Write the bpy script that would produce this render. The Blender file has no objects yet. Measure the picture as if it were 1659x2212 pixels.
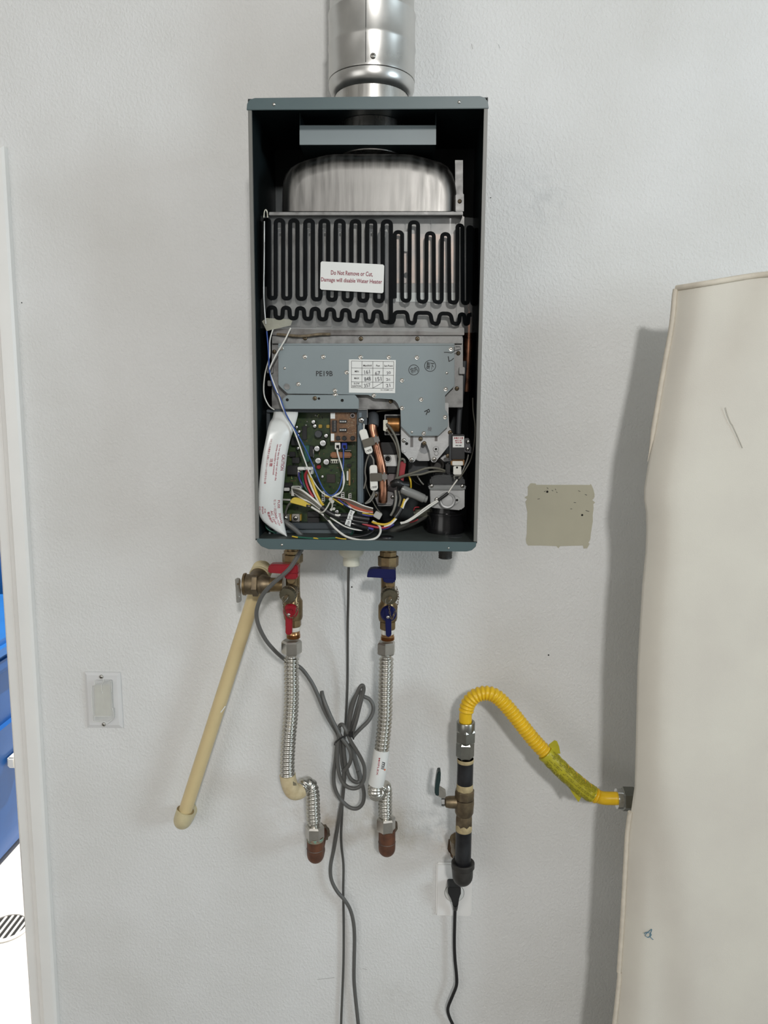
import bpy, bmesh, math, random
from mathutils import Vector, Matrix, noise
random.seed(7)
scene = bpy.context.scene
COL = scene.collection

# ------------------------------------------------------------------ camera
W_PX, H_PX, F_PX = 1659.0, 2212.0, 1621.87
HC = 1.60                                   # camera height above the floor
CAM = Vector((0.0, -1.3823, HC))
_pt, _yw, _rl = 0.1414, 0.0336, 0.0070
FWD = Vector((-math.sin(_yw) * math.cos(_pt), math.cos(_yw) * math.cos(_pt), -math.sin(_pt)))
_r0 = Vector((math.cos(_yw), math.sin(_yw), 0.0))
_u0 = _r0.cross(FWD)
RGT = math.cos(_rl) * _r0 + math.sin(_rl) * _u0
UPV = -math.sin(_rl) * _r0 + math.cos(_rl) * _u0
cd = bpy.data.cameras.new('camera')
cd.sensor_fit = 'AUTO'; cd.sensor_width = 36.0
cd.lens = F_PX * 36.0 / H_PX
cd.clip_start = 0.02; cd.clip_end = 100
cam = bpy.data.objects.new('camera', cd); COL.objects.link(cam)
cam.matrix_world = Matrix(((RGT.x, UPV.x, -FWD.x, CAM.x), (RGT.y, UPV.y, -FWD.y, CAM.y), (RGT.z, UPV.z, -FWD.z, CAM.z), (0, 0, 0, 1)))
scene.camera = cam

# ------------------------------------------------------------------ world, lights, exposure
vs = scene.view_settings
vs.view_transform = 'Standard'; vs.look = 'None'; vs.gamma = 1.0; vs.use_curve_mapping = False
vs.exposure = 0.0
scene.cycles.max_bounces = 8; scene.cycles.transparent_max_bounces = 12
scene.cycles.sample_clamp_indirect = 4.0
world = bpy.data.worlds.new('daylight'); scene.world = world; world.use_nodes = True
world.node_tree.nodes['Background'].inputs[0].default_value = (1.0, 0.965, 0.90, 1)
world.node_tree.nodes['Background'].inputs[1].default_value = 0.21

def area(name, loc, target, sx, sy, power, color):
    l = bpy.data.lights.new(name, 'AREA'); l.shape = 'RECTANGLE'; l.size = sx; l.size_y = sy
    l.energy = power; l.color = color
    o = bpy.data.objects.new(name, l); COL.objects.link(o)
    o.location = loc
    o.rotation_euler = (Vector(target) - Vector(loc)).to_track_quat('-Z', 'Y').to_euler()
    return o
# ceiling lamp of the garage behind the photographer, daylight from the open side on the right and from the door behind on the left
area('ceiling_lamp_light', (0.55, -4.0, 2.97), (0, 0, 1.3), 0.26, 0.26, 72.0, (1.0, 0.98, 0.95))
area('side_daylight', (3.5, -2.25, 2.0), (0, 0, 1.5), 0.9, 1.1, 46.0, (0.76, 0.91, 1.0))
area('rear_daylight', (-1.7, -2.8, 1.75), (0, 0, 1.4), 1.6, 1.6, 13.5, (1.0, 0.985, 0.95))
sl = bpy.data.lights.new('sun', 'SUN'); sl.energy = 7.0; sl.angle = 0.009; sl.color = (1.0, 0.97, 0.92)
so = bpy.data.objects.new('sun', sl); COL.objects.link(so)
so.rotation_euler = Vector((-0.35, -0.5, -1.0)).to_track_quat('-Z', 'Y').to_euler()
so.location = (-3, 4, 6)

# ------------------------------------------------------------------ picture-to-place helpers
def P(px, py, d=0.0):
    """World point seen at pixel (px, py), standing d metres out from the back wall (plane y = 0)."""
    dr = FWD + RGT * ((px - W_PX / 2) / F_PX) - UPV * ((py - H_PX / 2) / F_PX)
    t = (-d - CAM.y) / dr.y
    return CAM + dr * t
def mpp(px, py, d):
    return (P(px, py, d) - CAM).dot(FWD) / F_PX
def crop(x0, y0, s):
    return lambda x, y: (x0 + x / s, y0 + y / s)
C1 = crop(500, 0, 2.765); C2 = crop(530, 440, 3.130); C3 = crop(550, 690, 3.318); C4 = crop(545, 870, 6.506)
C5 = crop(760, 870, 5.721); C8 = crop(900, 1440, 3.318); V1 = crop(490, 1170, 8.732); V2 = crop(770, 1170, 8.846)
CB = crop(680, 1440, 6.913); CS = crop(550, 870, 7.14); CW = crop(670, 1040, 9.217); CK = crop(620, 870, 9.217)
CX = crop(840, 900, 8.295); C7 = crop(560, 1380, 4.253); CG2 = crop(900, 1640, 6.144); CSW = crop(160, 1430, 12.76)
CH = crop(590, 1600, 7.9); CC = crop(790, 1580, 7.63); CT = crop(1160, 1560, 6.913)

# ------------------------------------------------------------------ materials
def lin(c):
    c = c / 255.0
    return c / 12.92 if c <= 0.04045 else ((c + 0.055) / 1.055) ** 2.4
def A(r, g, b, k=1.0):
    return tuple(min(0.95, lin(v) * k) for v in (r, g, b)) + (1.0,)
MATS = {}
def mat(name, col, rough=0.5, metal=0.0, var=0.12, vscale=30.0, bump=0.0, bscale=150.0, rvar=0.0, col2=None, lo=0.35, hi=0.65, alpha=1.0, stretch=(1, 1, 1), spec=0.5, coat=0.0, detail=4.0):
    if name in MATS: return MATS[name]
    m = bpy.data.materials.new(name); m.use_nodes = True; nt = m.node_tree; N = nt.nodes; L = nt.links
    b = N['Principled BSDF']
    b.inputs['Roughness'].default_value = rough; b.inputs['Metallic'].default_value = metal
    b.inputs['Specular IOR Level'].default_value = spec; b.inputs['Coat Weight'].default_value = coat
    tc = N.new('ShaderNodeTexCoord'); mp = N.new('ShaderNodeMapping'); mp.inputs['Scale'].default_value = stretch
    L.new(tc.outputs['Object'], mp.inputs['Vector'])
    nz = N.new('ShaderNodeTexNoise'); nz.inputs['Scale'].default_value = vscale; nz.inputs['Detail'].default_value = detail
    L.new(mp.outputs['Vector'], nz.inputs['Vector'])
    rp = N.new('ShaderNodeValToRGB'); e = rp.color_ramp.elements
    e[0].position = lo; e[1].position = hi
    c2 = col2 if col2 else tuple(c * (1 - var) for c in col[:3]) + (1,)
    e[0].color = c2; e[1].color = col
    L.new(nz.outputs['Fac'], rp.inputs['Fac']); L.new(rp.outputs['Color'], b.inputs['Base Color'])
    if rvar:
        mr = N.new('ShaderNodeMapRange'); mr.inputs['To Min'].default_value = max(0.02, rough - rvar); mr.inputs['To Max'].default_value = min(1, rough + rvar)
        mr.inputs['From Min'].default_value = 0.3; mr.inputs['From Max'].default_value = 0.7
        L.new(nz.outputs['Fac'], mr.inputs['Value']); L.new(mr.outputs['Result'], b.inputs['Roughness'])
    if bump:
        nb = N.new('ShaderNodeTexNoise'); nb.inputs['Scale'].default_value = bscale; nb.inputs['Detail'].default_value = 3.0
        L.new(mp.outputs['Vector'], nb.inputs['Vector'])
        bp = N.new('ShaderNodeBump'); bp.inputs['Strength'].default_value = bump; bp.inputs['Distance'].default_value = 0.002
        L.new(nb.outputs['Fac'], bp.inputs['Height']); L.new(bp.outputs['Normal'], b.inputs['Normal'])
    if alpha < 1: b.inputs['Alpha'].default_value = alpha
    MATS[name] = m
    return m

def wall_material():
    m = bpy.data.materials.new('orange_peel_wall'); m.use_nodes = True; nt = m.node_tree; N = nt.nodes; L = nt.links
    b = N['Principled BSDF']; b.inputs['Roughness'].default_value = 0.55
    tc = N.new('ShaderNodeTexCoord')
    n1 = N.new('ShaderNodeTexNoise'); n1.inputs['Scale'].default_value = 4.0; n1.inputs['Detail'].default_value = 6.0
    L.new(tc.outputs['Object'], n1.inputs['Vector'])
    r1 = N.new('ShaderNodeValToRGB'); r1.color_ramp.elements[0].position = 0.33; r1.color_ramp.elements[1].position = 0.62
    r1.color_ramp.elements[0].color = (0.69, 0.69, 0.675, 1); r1.color_ramp.elements[1].color = (0.755, 0.76, 0.755, 1)
    L.new(n1.outputs['Fac'], r1.inputs['Fac'])
    # grime smudges around the pipes that come out of the wall (stains, not shade)
    mixc = r1.outputs['Color']
    for i, (px, py, rad, colr, amt) in enumerate([(840, 1790, 0.075, (0.50, 0.47, 0.40, 1), 0.55), (770, 1775, 0.085, (0.56, 0.53, 0.47, 1), 0.40), (705, 1775, 0.05, (0.48, 0.42, 0.34, 1), 0.5), (640, 1755, 0.07, (0.60, 0.56, 0.52, 1), 0.35),
                                                 (945, 1780, 0.055, (0.48, 0.49, 0.49, 1), 0.6), (1175, 430, 0.06, (0.60, 0.61, 0.61, 1), 0.45), (975, 1820, 0.05, (0.62, 0.55, 0.48, 1), 0.45), (880, 1800, 0.06, (0.58, 0.56, 0.50, 1), 0.4), (860, 2150, 0.05, (0.60, 0.59, 0.57, 1), 0.3)]):
        c = P(px, py, 0)
        mpn = N.new('ShaderNodeMapping'); mpn.inputs['Location'].default_value = (-c.x, 0, -c.z)
        L.new(tc.outputs['Object'], mpn.inputs['Vector'])
        nn = N.new('ShaderNodeTexNoise'); nn.inputs['Scale'].default_value = 28 + 3 * i; nn.inputs['Detail'].default_value = 5
        L.new(tc.outputs['Object'], nn.inputs['Vector'])
        vl = N.new('ShaderNodeVectorMath'); vl.operation = 'LENGTH'; L.new(mpn.outputs['Vector'], vl.inputs[0])
        mr = N.new('ShaderNodeMapRange'); mr.inputs['From Min'].default_value = rad; mr.inputs['From Max'].default_value = 0.0
        mr.inputs['To Min'].default_value = 0; mr.inputs['To Max'].default_value = 1
        L.new(vl.outputs['Value'], mr.inputs['Value'])
        mu = N.new('ShaderNodeMath'); mu.operation = 'MULTIPLY'; L.new(mr.outputs['Result'], mu.inputs[0])
        mr2 = N.new('ShaderNodeMapRange'); mr2.inputs['From Min'].default_value = 0.38; mr2.inputs['From Max'].default_value = 0.62; mr2.inputs['To Max'].default_value = amt * 1.6
        L.new(nn.outputs['Fac'], mr2.inputs['Value']); L.new(mr2.outputs['Result'], mu.inputs[1])
        mx = N.new('ShaderNodeMix'); mx.data_type = 'RGBA'; L.new(mu.outputs['Value'], mx.inputs['Factor'])
        L.new(mixc, mx.inputs['A']); mx.inputs['B'].default_value = colr
        mixc = mx.outputs['Result']
    L.new(mixc, b.inputs['Base Color'])
    # sprayed orange-peel relief
    h1 = N.new('ShaderNodeTexNoise'); h1.inputs['Scale'].default_value = 215.0; h1.inputs['Detail'].default_value = 2.0; h1.inputs['Distortion'].default_value = 0.4
    mpw = N.new('ShaderNodeMapping'); mpw.inputs['Scale'].default_value = (1.0, 1.0, 0.75); mpw.inputs['Rotation'].default_value = (0, 0.5, 0)
    L.new(tc.outputs['Object'], mpw.inputs['Vector']); L.new(mpw.outputs['Vector'], h1.inputs['Vector'])
    hr = N.new('ShaderNodeValToRGB'); hr.color_ramp.elements[0].position = 0.38; hr.color_ramp.elements[1].position = 0.68
    L.new(h1.outputs['Fac'], hr.inputs['Fac'])
    bp = N.new('ShaderNodeBump'); bp.inputs['Strength'].default_value = 0.36; bp.inputs['Distance'].default_value = 0.0016
    L.new(hr.outputs['Color'], bp.inputs['Height']); L.new(bp.outputs['Normal'], b.inputs['Normal'])
    MATS['wall'] = m
    return m

def film_material():
    m = bpy.data.materials.new('clear_film'); m.use_nodes = True; nt = m.node_tree; N = nt.nodes; L = nt.links
    out = N['Material Output']; b = N['Principled BSDF']
    b.inputs['Base Color'].default_value = (0.62, 0.64, 0.64, 1); b.inputs['Roughness'].default_value = 0.12
    tr = N.new('ShaderNodeBsdfTransparent'); tr.inputs[0].default_value = (0.96, 0.97, 0.97, 1)
    mx = N.new('ShaderNodeMixShader')
    nz = N.new('ShaderNodeTexNoise'); nz.inputs['Scale'].default_value = 9; mr = N.new('ShaderNodeMapRange')
    tc = N.new('ShaderNodeTexCoord'); L.new(tc.outputs['Object'], nz.inputs['Vector'])
    mr.inputs['From Min'].default_value = 0.35; mr.inputs['From Max'].default_value = 0.7; mr.inputs['To Min'].default_value = 0.10; mr.inputs['To Max'].default_value = 0.24
    L.new(nz.outputs['Fac'], mr.inputs['Value']); L.new(mr.outputs['Result'], mx.inputs['Fac'])
    L.new(tr.outputs[0], mx.inputs[1]); L.new(b.outputs[0], mx.inputs[2]); L.new(mx.outputs[0], out.inputs['Surface'])
    MATS['film'] = m
    return m
def clear_plastic():
    m = bpy.data.materials.new('clear_plastic'); m.use_nodes = True; nt = m.node_tree; N = nt.nodes; L = nt.links
    out = N['Material Output']; b = N['Principled BSDF']
    b.inputs['Base Color'].default_value = (0.85, 0.86, 0.84, 1); b.inputs['Roughness'].default_value = 0.08
    nz = N.new('ShaderNodeTexNoise'); nz.inputs['Scale'].default_value = 2
    mr = N.new('ShaderNodeMapRange'); mr.inputs['To Min'].default_value = 0.25; mr.inputs['To Max'].default_value = 0.45
    L.new(nz.outputs['Fac'], mr.inputs['Value'])
    tr = N.new('ShaderNodeBsdfTransparent'); mx = N.new('ShaderNodeMixShader'); L.new(mr.outputs['Result'], mx.inputs['Fac'])
    L.new(tr.outputs[0], mx.inputs[1]); L.new(b.outputs[0], mx.inputs[2]); L.new(mx.outputs[0], out.inputs['Surface'])
    MATS['clear'] = m
    return m
wall_material(); film_material(); clear_plastic()
white_paint = mat('white_paint', A(238, 237, 234), 0.35, var=0.04, vscale=8)
case_grey = mat('case_grey_paint', A(112, 112, 108), 0.42, var=0.06)
lid_paint = mat('blue_grey_paint', A(76, 94, 97), 0.38, var=0.06, vscale=10)
inner_paint = mat('inner_case_paint', A(26, 37, 40), 0.45, var=0.15, vscale=12)
plate_paint = mat('pale_blue_grey_paint', A(128, 139, 142), 0.42, var=0.05, vscale=14)
stainless = mat('stainless_steel', (0.58, 0.57, 0.545, 1), 0.30, 1.0, var=0.10, vscale=25, stretch=(6, 6, 0.6), rvar=0.07)
flue_steel = mat('flue_steel', (0.66, 0.655, 0.635, 1), 0.33, 1.0, var=0.16, vscale=14, rvar=0.08, bump=0.03, bscale=30)
hood_steel = mat('hood_steel', (0.25, 0.245, 0.235, 1), 0.42, 1.0, var=0.40, vscale=14, stretch=(7, 1, 0.6), rvar=0.10)
dull_nickel = mat('dull_nickel', (0.33, 0.33, 0.30, 1), 0.3, 1.0, var=0.2, vscale=50)
chrome = mat('chrome', (0.72, 0.72, 0.71, 1), 0.12, 1.0, var=0.05)
nickel = mat('nickel_plate', (0.56, 0.54, 0.50, 1), 0.28, 1.0, var=0.12, vscale=60)
zinc = mat('galvanised_sheet', (0.26, 0.26, 0.255, 1), 0.5, 0.85, var=0.5, vscale=70, rvar=0.12, detail=2)
tinned = mat('tinned_exchanger', (0.20, 0.197, 0.192, 1), 0.42, 0.9, col2=(0.10, 0.094, 0.09, 1), vscale=30, rvar=0.12)
coppery = mat('heat_tinted_copper', (0.27, 0.205, 0.175, 1), 0.4, 0.95, col2=(0.18, 0.165, 0.16, 1), vscale=40)
cast_al = mat('cast_aluminium', (0.46, 0.465, 0.465, 1), 0.5, 0.6, var=0.18, vscale=50, bump=0.08, bscale=260)
brass = mat('tarnished_brass', (0.29, 0.21, 0.11, 1), 0.38, 0.9, col2=(0.16, 0.115, 0.065, 1), vscale=45, bump=0.05, bscale=300, rvar=0.1)
brass_dark = mat('dark_brass', (0.24, 0.185, 0.115, 1), 0.45, 0.85, col2=(0.14, 0.11, 0.075, 1), vscale=60, bump=0.08, bscale=260)
cap_brass = mat('olive_brass_cap', (0.20, 0.18, 0.125, 1), 0.42, 0.85, col2=(0.13, 0.12, 0.085, 1), vscale=50)
copper = mat('copper', (0.46, 0.22, 0.135, 1), 0.33, 1.0, col2=(0.27, 0.13, 0.085, 1), vscale=55, rvar=0.1)
old_copper = mat('aged_copper', (0.19, 0.080, 0.045, 1), 0.5, 0.5, col2=(0.11, 0.055, 0.038, 1), vscale=60, bump=0.06, bscale=200)
verdigris = mat('verdigris', (0.18, 0.34, 0.27, 1), 0.8, 0.1, col2=(0.28, 0.17, 0.11, 1), vscale=120)
iron = mat('black_iron_pipe', (0.030, 0.031, 0.034, 1), 0.42, 0.35, col2=(0.013, 0.013, 0.015, 1), vscale=40, rvar=0.12)
iron_cast = mat('dark_cast_iron', (0.055, 0.052, 0.048, 1), 0.48, 0.4, var=0.3, vscale=60, bump=0.1, bscale=220)
dope = mat('pipe_dope', (0.50, 0.40, 0.22, 1), 0.7, 0, var=0.3, vscale=90, bump=0.2, bscale=300)
ptfe = mat('thread_tape', (0.75, 0.73, 0.66, 1), 0.5, 0, var=0.15, vscale=90)
rustwood = mat('brown_hole_edge', (0.24, 0.14, 0.075, 1), 0.8, 0, var=0.5, vscale=60, bump=0.2)
black = mat('black_plastic', (0.014, 0.014, 0.015, 1), 0.38, var=0.3, vscale=30)
black_gloss = mat('glossy_black', (0.008, 0.008, 0.009, 1), 0.2, var=0.2)
void = mat('dark_hole', (0.008, 0.007, 0.006, 1), 0.9, var=0.2)
dark_grey = mat('charcoal_tray', (0.045, 0.058, 0.068, 1), 0.42, var=0.1)
slate = mat('slate_rubber', (0.05, 0.055, 0.06, 1), 0.6, var=0.2)
white = mat('white_plastic', (0.76, 0.75, 0.70, 1), 0.38, var=0.05)
ivory = mat('ivory_plastic', (0.70, 0.69, 0.58, 1), 0.32, var=0.05)
label_white = mat('white_label', (0.74, 0.75, 0.73, 1), 0.5, var=0.03)
sheet_white = mat('caution_sheet', (0.70, 0.71, 0.69, 1), 0.3, var=0.03)
red_ink = mat('red_ink', (0.36, 0.04, 0.06, 1), 0.6, var=0.1)
wine_ink = mat('wine_ink', (0.26, 0.03, 0.06, 1), 0.6, var=0.1)
black_ink = mat('black_ink', (0.012, 0.012, 0.014, 1), 0.6, var=0.1)
grey_ink = mat('pencil_grey', (0.12, 0.12, 0.13, 1), 0.6, var=0.1)
red_vinyl = mat('red_vinyl', (0.29, 0.008, 0.018, 1), 0.32, var=0.12, vscale=40, coat=0.2)
blue_vinyl = mat('navy_vinyl', (0.003, 0.006, 0.070, 1), 0.38, var=0.15, vscale=40, spec=0.35)
cpvc = mat('cream_cpvc', (0.66, 0.53, 0.29, 1), 0.36, var=0.06, vscale=20)
cpvc_fit = mat('cream_cpvc_fitting', (0.62, 0.54, 0.33, 1), 0.45, var=0.1, vscale=70)
yellow = mat('yellow_coating', (0.80, 0.50, 0.015, 1), 0.3, var=0.08, vscale=60)
olive_tag = mat('yellow_tag', (0.48, 0.43, 0.02, 1), 0.35, col2=(0.40, 0.355, 0.02, 1), vscale=60, bump=0.1, bscale=90)
cord_grey = mat('grey_cord', (0.115, 0.115, 0.11, 1), 0.42, var=0.1)
cord_dark = mat('dark_grey_cable', (0.085, 0.085, 0.08, 1), 0.45, var=0.1)
canvas = mat('cream_canvas', (0.69, 0.66, 0.585, 1), 0.85, col2=(0.645, 0.61, 0.545, 1), vscale=7, bump=0.10, bscale=700)
canvas_pipe = mat('canvas_piping', (0.70, 0.64, 0.54, 1), 0.85, var=0.12, vscale=60, bump=0.2, bscale=300)
bare_wall = mat('old_tan_paint', A(158, 155, 138, 1.45), 0.55, var=0.05, vscale=20, bump=0.06, bscale=160)
pcb = mat('green_board', (0.016, 0.040, 0.012, 1), 0.35, col2=(0.034, 0.058, 0.014, 1), vscale=160, detail=1)
brown_pcb = mat('brown_board', (0.19, 0.092, 0.036, 1), 0.5, col2=(0.12, 0.058, 0.026, 1), vscale=220, detail=1)
concrete = mat('pale_concrete', (0.62, 0.60, 0.57, 1), 0.85, var=0.12, vscale=9, bump=0.15, bscale=60)
garage_floor = mat('garage_floor', (0.34, 0.33, 0.31, 1), 0.7, var=0.2, vscale=6)
ceiling_paint = mat('ceiling_paint', (0.7, 0.69, 0.67, 1), 0.8, var=0.03)
bin_blue = mat('blue_bin_plastic', (0.008, 0.085, 0.30, 1), 0.4, var=0.15, vscale=6)
bin_light = mat('pale_blue_plastic', (0.012, 0.13, 0.42, 1), 0.4, var=0.1, vscale=6)

# ------------------------------------------------------------------ object helpers
WL = {}
def wloc(o): return WL[o.name] if o is not None else Vector((0, 0, 0))
def thing(name, label, cat, loc, group=None):
    o = bpy.data.objects.new(name, None); COL.objects.link(o)
    o.empty_display_size = 0.02; o.location = loc; WL[o.name] = Vector(loc)
    tag(o, label, cat, group)
    return o
def tag(o, label=None, cat=None, group=None, kind=None):
    if label: o['label'] = label
    if cat: o['category'] = cat
    if group: o['group'] = group
    if kind: o['kind'] = kind
    return o
def link(name, me, parent, loc):
    o = bpy.data.objects.new(name, me); COL.objects.link(o)
    o.parent = parent; o.location = Vector(loc) - wloc(parent); WL[o.name] = Vector(loc)
    return o
def finish(name, bm, m, parent=None, smooth=35, loc=None):
    bmesh.ops.recalc_face_normals(bm, faces=bm.faces)
    if loc is None:
        lo = [min(v.co[i] for v in bm.verts) for i in range(3)]; hi = [max(v.co[i] for v in bm.verts) for i in range(3)]
        loc = Vector([(a + b) / 2 for a, b in zip(lo, hi)])
    loc = Vector(loc)
    bmesh.ops.translate(bm, verts=bm.verts, vec=-loc)
    me = bpy.data.meshes.new(name); bm.to_mesh(me); bm.free()
    ms = m if isinstance(m, (list, tuple)) else [m]
    for x in ms: me.materials.append(x)
    if smooth:
        me.shade_smooth()
        me.set_sharp_from_angle(angle=math.radians(smooth))
    return link(name, me, parent, loc)
def px_pts(pts, d): return [P(x, y, d) for x, y in pts]
def add_prism(bm, front, vec, bev=0.0, mi=0):
    vs_ = [bm.verts.new(v) for v in front]; bs = [bm.verts.new(Vector(v) + vec) for v in front]; n = len(front)
    f = bm.faces.new(vs_); f.material_index = mi
    g = bm.faces.new(list(reversed(bs))); g.material_index = mi
    for i in range(n):
        q = bm.faces.new((vs_[i], bs[i], bs[(i + 1) % n], vs_[(i + 1) % n])); q.material_index = mi
    if bev:
        es = [e for e in f.edges] + [e for v in vs_ for e in v.link_edges if e.other_vert(v) in bs]
        es = list(set(es))
        bmesh.ops.bevel(bm, geom=es, offset=bev, segments=2, affect='EDGES', clamp_overlap=True)
def prism(name, pts, d, th, m, parent=None, bev=0.0, smooth=35):
    """Outline in picture pixels at distance d from the wall, given th metres of depth towards the wall."""
    bm = bmesh.new(); add_prism(bm, px_pts(pts, d), Vector((0, th, 0)), bev)
    return finish(name, bm, m, parent, smooth)
def rect(x0, y0, x1, y1): return [(x0, y0), (x1, y0), (x1, y1), (x0, y1)]
def rrect(x0, y0, x1, y1, r, n=4):
    out = []
    for cx_, cy_, a0 in ((x1 - r, y0 + r, -90), (x1 - r, y1 - r, 0), (x0 + r, y1 - r, 90), (x0 + r, y0 + r, 180)):
        for i in range(n + 1):
            a = math.radians(a0 + 90 * i / n); out.append((cx_ + r * math.cos(a), cy_ + r * math.sin(a)))
    return out
def pbox(name, x0, y0, x1, y1, d, th, m, parent=None, bev=0.0008):
    return prism(name, rect(x0, y0, x1, y1), d, th, m, parent, bev)
def rotrect(cx_, cy_, w, h, ang):
    a = math.radians(ang); c, s = math.cos(a), math.sin(a)
    return [(cx_ + c * x - s * y, cy_ + s * x + c * y) for x, y in ((-w / 2, -h / 2), (w / 2, -h / 2), (w / 2, h / 2), (-w / 2, h / 2))]
def add_box(bm, lo, hi, bev=0.0, mi=0):
    x0, y0, z0 = lo; x1, y1, z1 = hi
    v = [bm.verts.new(c) for c in ((x0, y0, z0), (x1, y0, z0), (x1, y1, z0), (x0, y1, z0), (x0, y0, z1), (x1, y0, z1), (x1, y1, z1), (x0, y1, z1))]
    fs = [bm.faces.new([v[i] for i in q]) for q in ((0, 1, 2, 3), (4, 5, 6, 7), (0, 1, 5, 4), (1, 2, 6, 5), (2, 3, 7, 6), (3, 0, 4, 7))]
    for f in fs: f.material_index = mi
    if bev: bmesh.ops.bevel(bm, geom=list({e for f in fs for e in f.edges}), offset=bev, segments=2, affect='EDGES', clamp_overlap=True)
def wbox(name, lo, hi, m, parent=None, bev=0.0):
    bm = bmesh.new(); add_box(bm, lo, hi, bev); return finish(name, bm, m, parent)
def frame_of(axis):
    a = Vector(axis).normalized(); h = Vector((0, 0, 1)) if abs(a.z) < 0.9 else Vector((0, -1, 0))
    u = h.cross(a).normalized(); return a, u, a.cross(u)
def add_lathe(bm, o, axis, prof, segs=24, rot=0.0, mi=0, cap=True):
    a, u, w = frame_of(axis); o = Vector(o); rings = []
    for t, r in prof:
        rings.append([bm.verts.new(o + a * t + (u * math.cos(rot + 2 * math.pi * i / segs) + w * math.sin(rot + 2 * math.pi * i / segs)) * r) for i in range(segs)])
    for k in range(len(rings) - 1):
        for i in range(segs):
            f = bm.faces.new((rings[k][i], rings[k][(i + 1) % segs], rings[k + 1][(i + 1) % segs], rings[k + 1][i])); f.material_index = mi
    if cap:
        for rg in (rings[0], rings[-1]):
            f = bm.faces.new(rg); f.material_index = mi
def lathe(name, o, axis, prof, m, parent=None, segs=24, rot=0.0, smooth=35, cap=True):
    bm = bmesh.new(); add_lathe(bm, o, axis, prof, segs, rot, 0, cap); return finish(name, bm, m, parent, smooth)
def hexprof(h, r, t0=0.0):
    return [(t0, r * 0.86), (t0 + h * 0.12, r), (t0 + h * 0.88, r), (t0 + h, r * 0.86)]
def spline(pts, res=8, closed=False):
    pts = [Vector(p) for p in pts]; out = []; n = len(pts)
    if n < 3 and not closed: 
        return [pts[0].lerp(pts[-1], i / res) for i in range(res + 1)]
    for i in range(n if closed else n - 1):
        if closed: p0, p1, p2, p3 = (pts[(i + k) % n] for k in (-1, 0, 1, 2))
        else: p0, p1, p2, p3 = pts[max(i - 1, 0)], pts[i], pts[i + 1], pts[min(i + 2, n - 1)]
        for j in range(res):
            t = j / res; t2, t3 = t * t, t * t * t
            out.append(0.5 * ((2 * p1) + (p2 - p0) * t + (2 * p0 - 5 * p1 + 4 * p2 - p3) * t2 + (3 * p1 - p0 - 3 * p2 + p3) * t3))
    if not closed: out.append(pts[-1])
    return out
def resample(path, step):
    L_ = [0.0]
    for a, b in zip(path, path[1:]): L_.append(L_[-1] + (b - a).length)
    n = max(2, int(L_[-1] / step)); out = []; k = 0
    for i in range(n + 1):
        s = L_[-1] * i / n
        while k < len(L_) - 2 and L_[k + 1] < s: k += 1
        w_ = (s - L_[k]) / max(1e-9, L_[k + 1] - L_[k]); out.append(path[k].lerp(path[k + 1], w_))
    return out, L_[-1]
def add_sweep(bm, path, rad, segs=10, cap=True, mi=0, flat=1.0):
    """Tube along a list of points; rad is a number or one value for each point."""
    n = len(path); rings = []; u = None
    for i in range(n):
        t = (path[min(i + 1, n - 1)] - path[max(i - 1, 0)])
        t = t.normalized() if t.length > 1e-9 else Vector((0, 0, 1))
        if u is None: _, u, _ = frame_of(t)
        u = (u - t * u.dot(t))
        u = u.normalized() if u.length > 1e-6 else frame_of(t)[1]
        w = t.cross(u); r = rad[i] if isinstance(rad, (list, tuple)) else rad
        rings.append([bm.verts.new(path[i] + (u * math.cos(2 * math.pi * k / segs) + w * (flat * math.sin(2 * math.pi * k / segs))) * r) for k in range(segs)])
    for a, b in zip(rings, rings[1:]):
        for k in range(segs):
            f = bm.faces.new((a[k], a[(k + 1) % segs], b[(k + 1) % segs], b[k])); f.material_index = mi
    if cap:
        for rg in (rings[0], rings[-1]): bm.faces.new(rg).material_index = mi
def tube(name, pts, r, m, parent=None, segs=10, res=8, smooth=60):
    """pts: (px, py, d) pixel positions with their distance from the wall; r in metres."""
    bm = bmesh.new(); add_sweep(bm, spline([P(*p) for p in pts], res), r, segs); return finish(name, bm, m, parent, smooth)
def wtube(name, pts, r, m, parent=None, segs=10, res=8, smooth=60):
    bm = bmesh.new(); add_sweep(bm, spline(pts, res), r, segs); return finish(name, bm, m, parent, smooth)
def corrugated(name, pts, r_out, r_in, pitch, m, parent=None, segs=20, plain0=0.0, plain1=0.0, r_plain=None, res=10):
    path = spline(pts, res); path, Lt = resample(path, pitch / 8.0); n = len(path); rad = []
    for i in range(n):
        s = Lt * i / (n - 1)
        if s < plain0 or s > Lt - plain1: rad.append(r_plain or r_in)
        else: 
            c = 0.5 - 0.5 * math.cos(2 * math.pi * (s - plain0) / pitch); rad.append(r_in + (r_out - r_in) * c ** 0.5)
    bm = bmesh.new(); add_sweep(bm, path, rad, segs); return finish(name, bm, m, parent, 80)
SHARED = {}
def shared(key, build):
    if key not in SHARED:
        me, ms = build(); SHARED[key] = me
    return SHARED[key]
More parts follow.
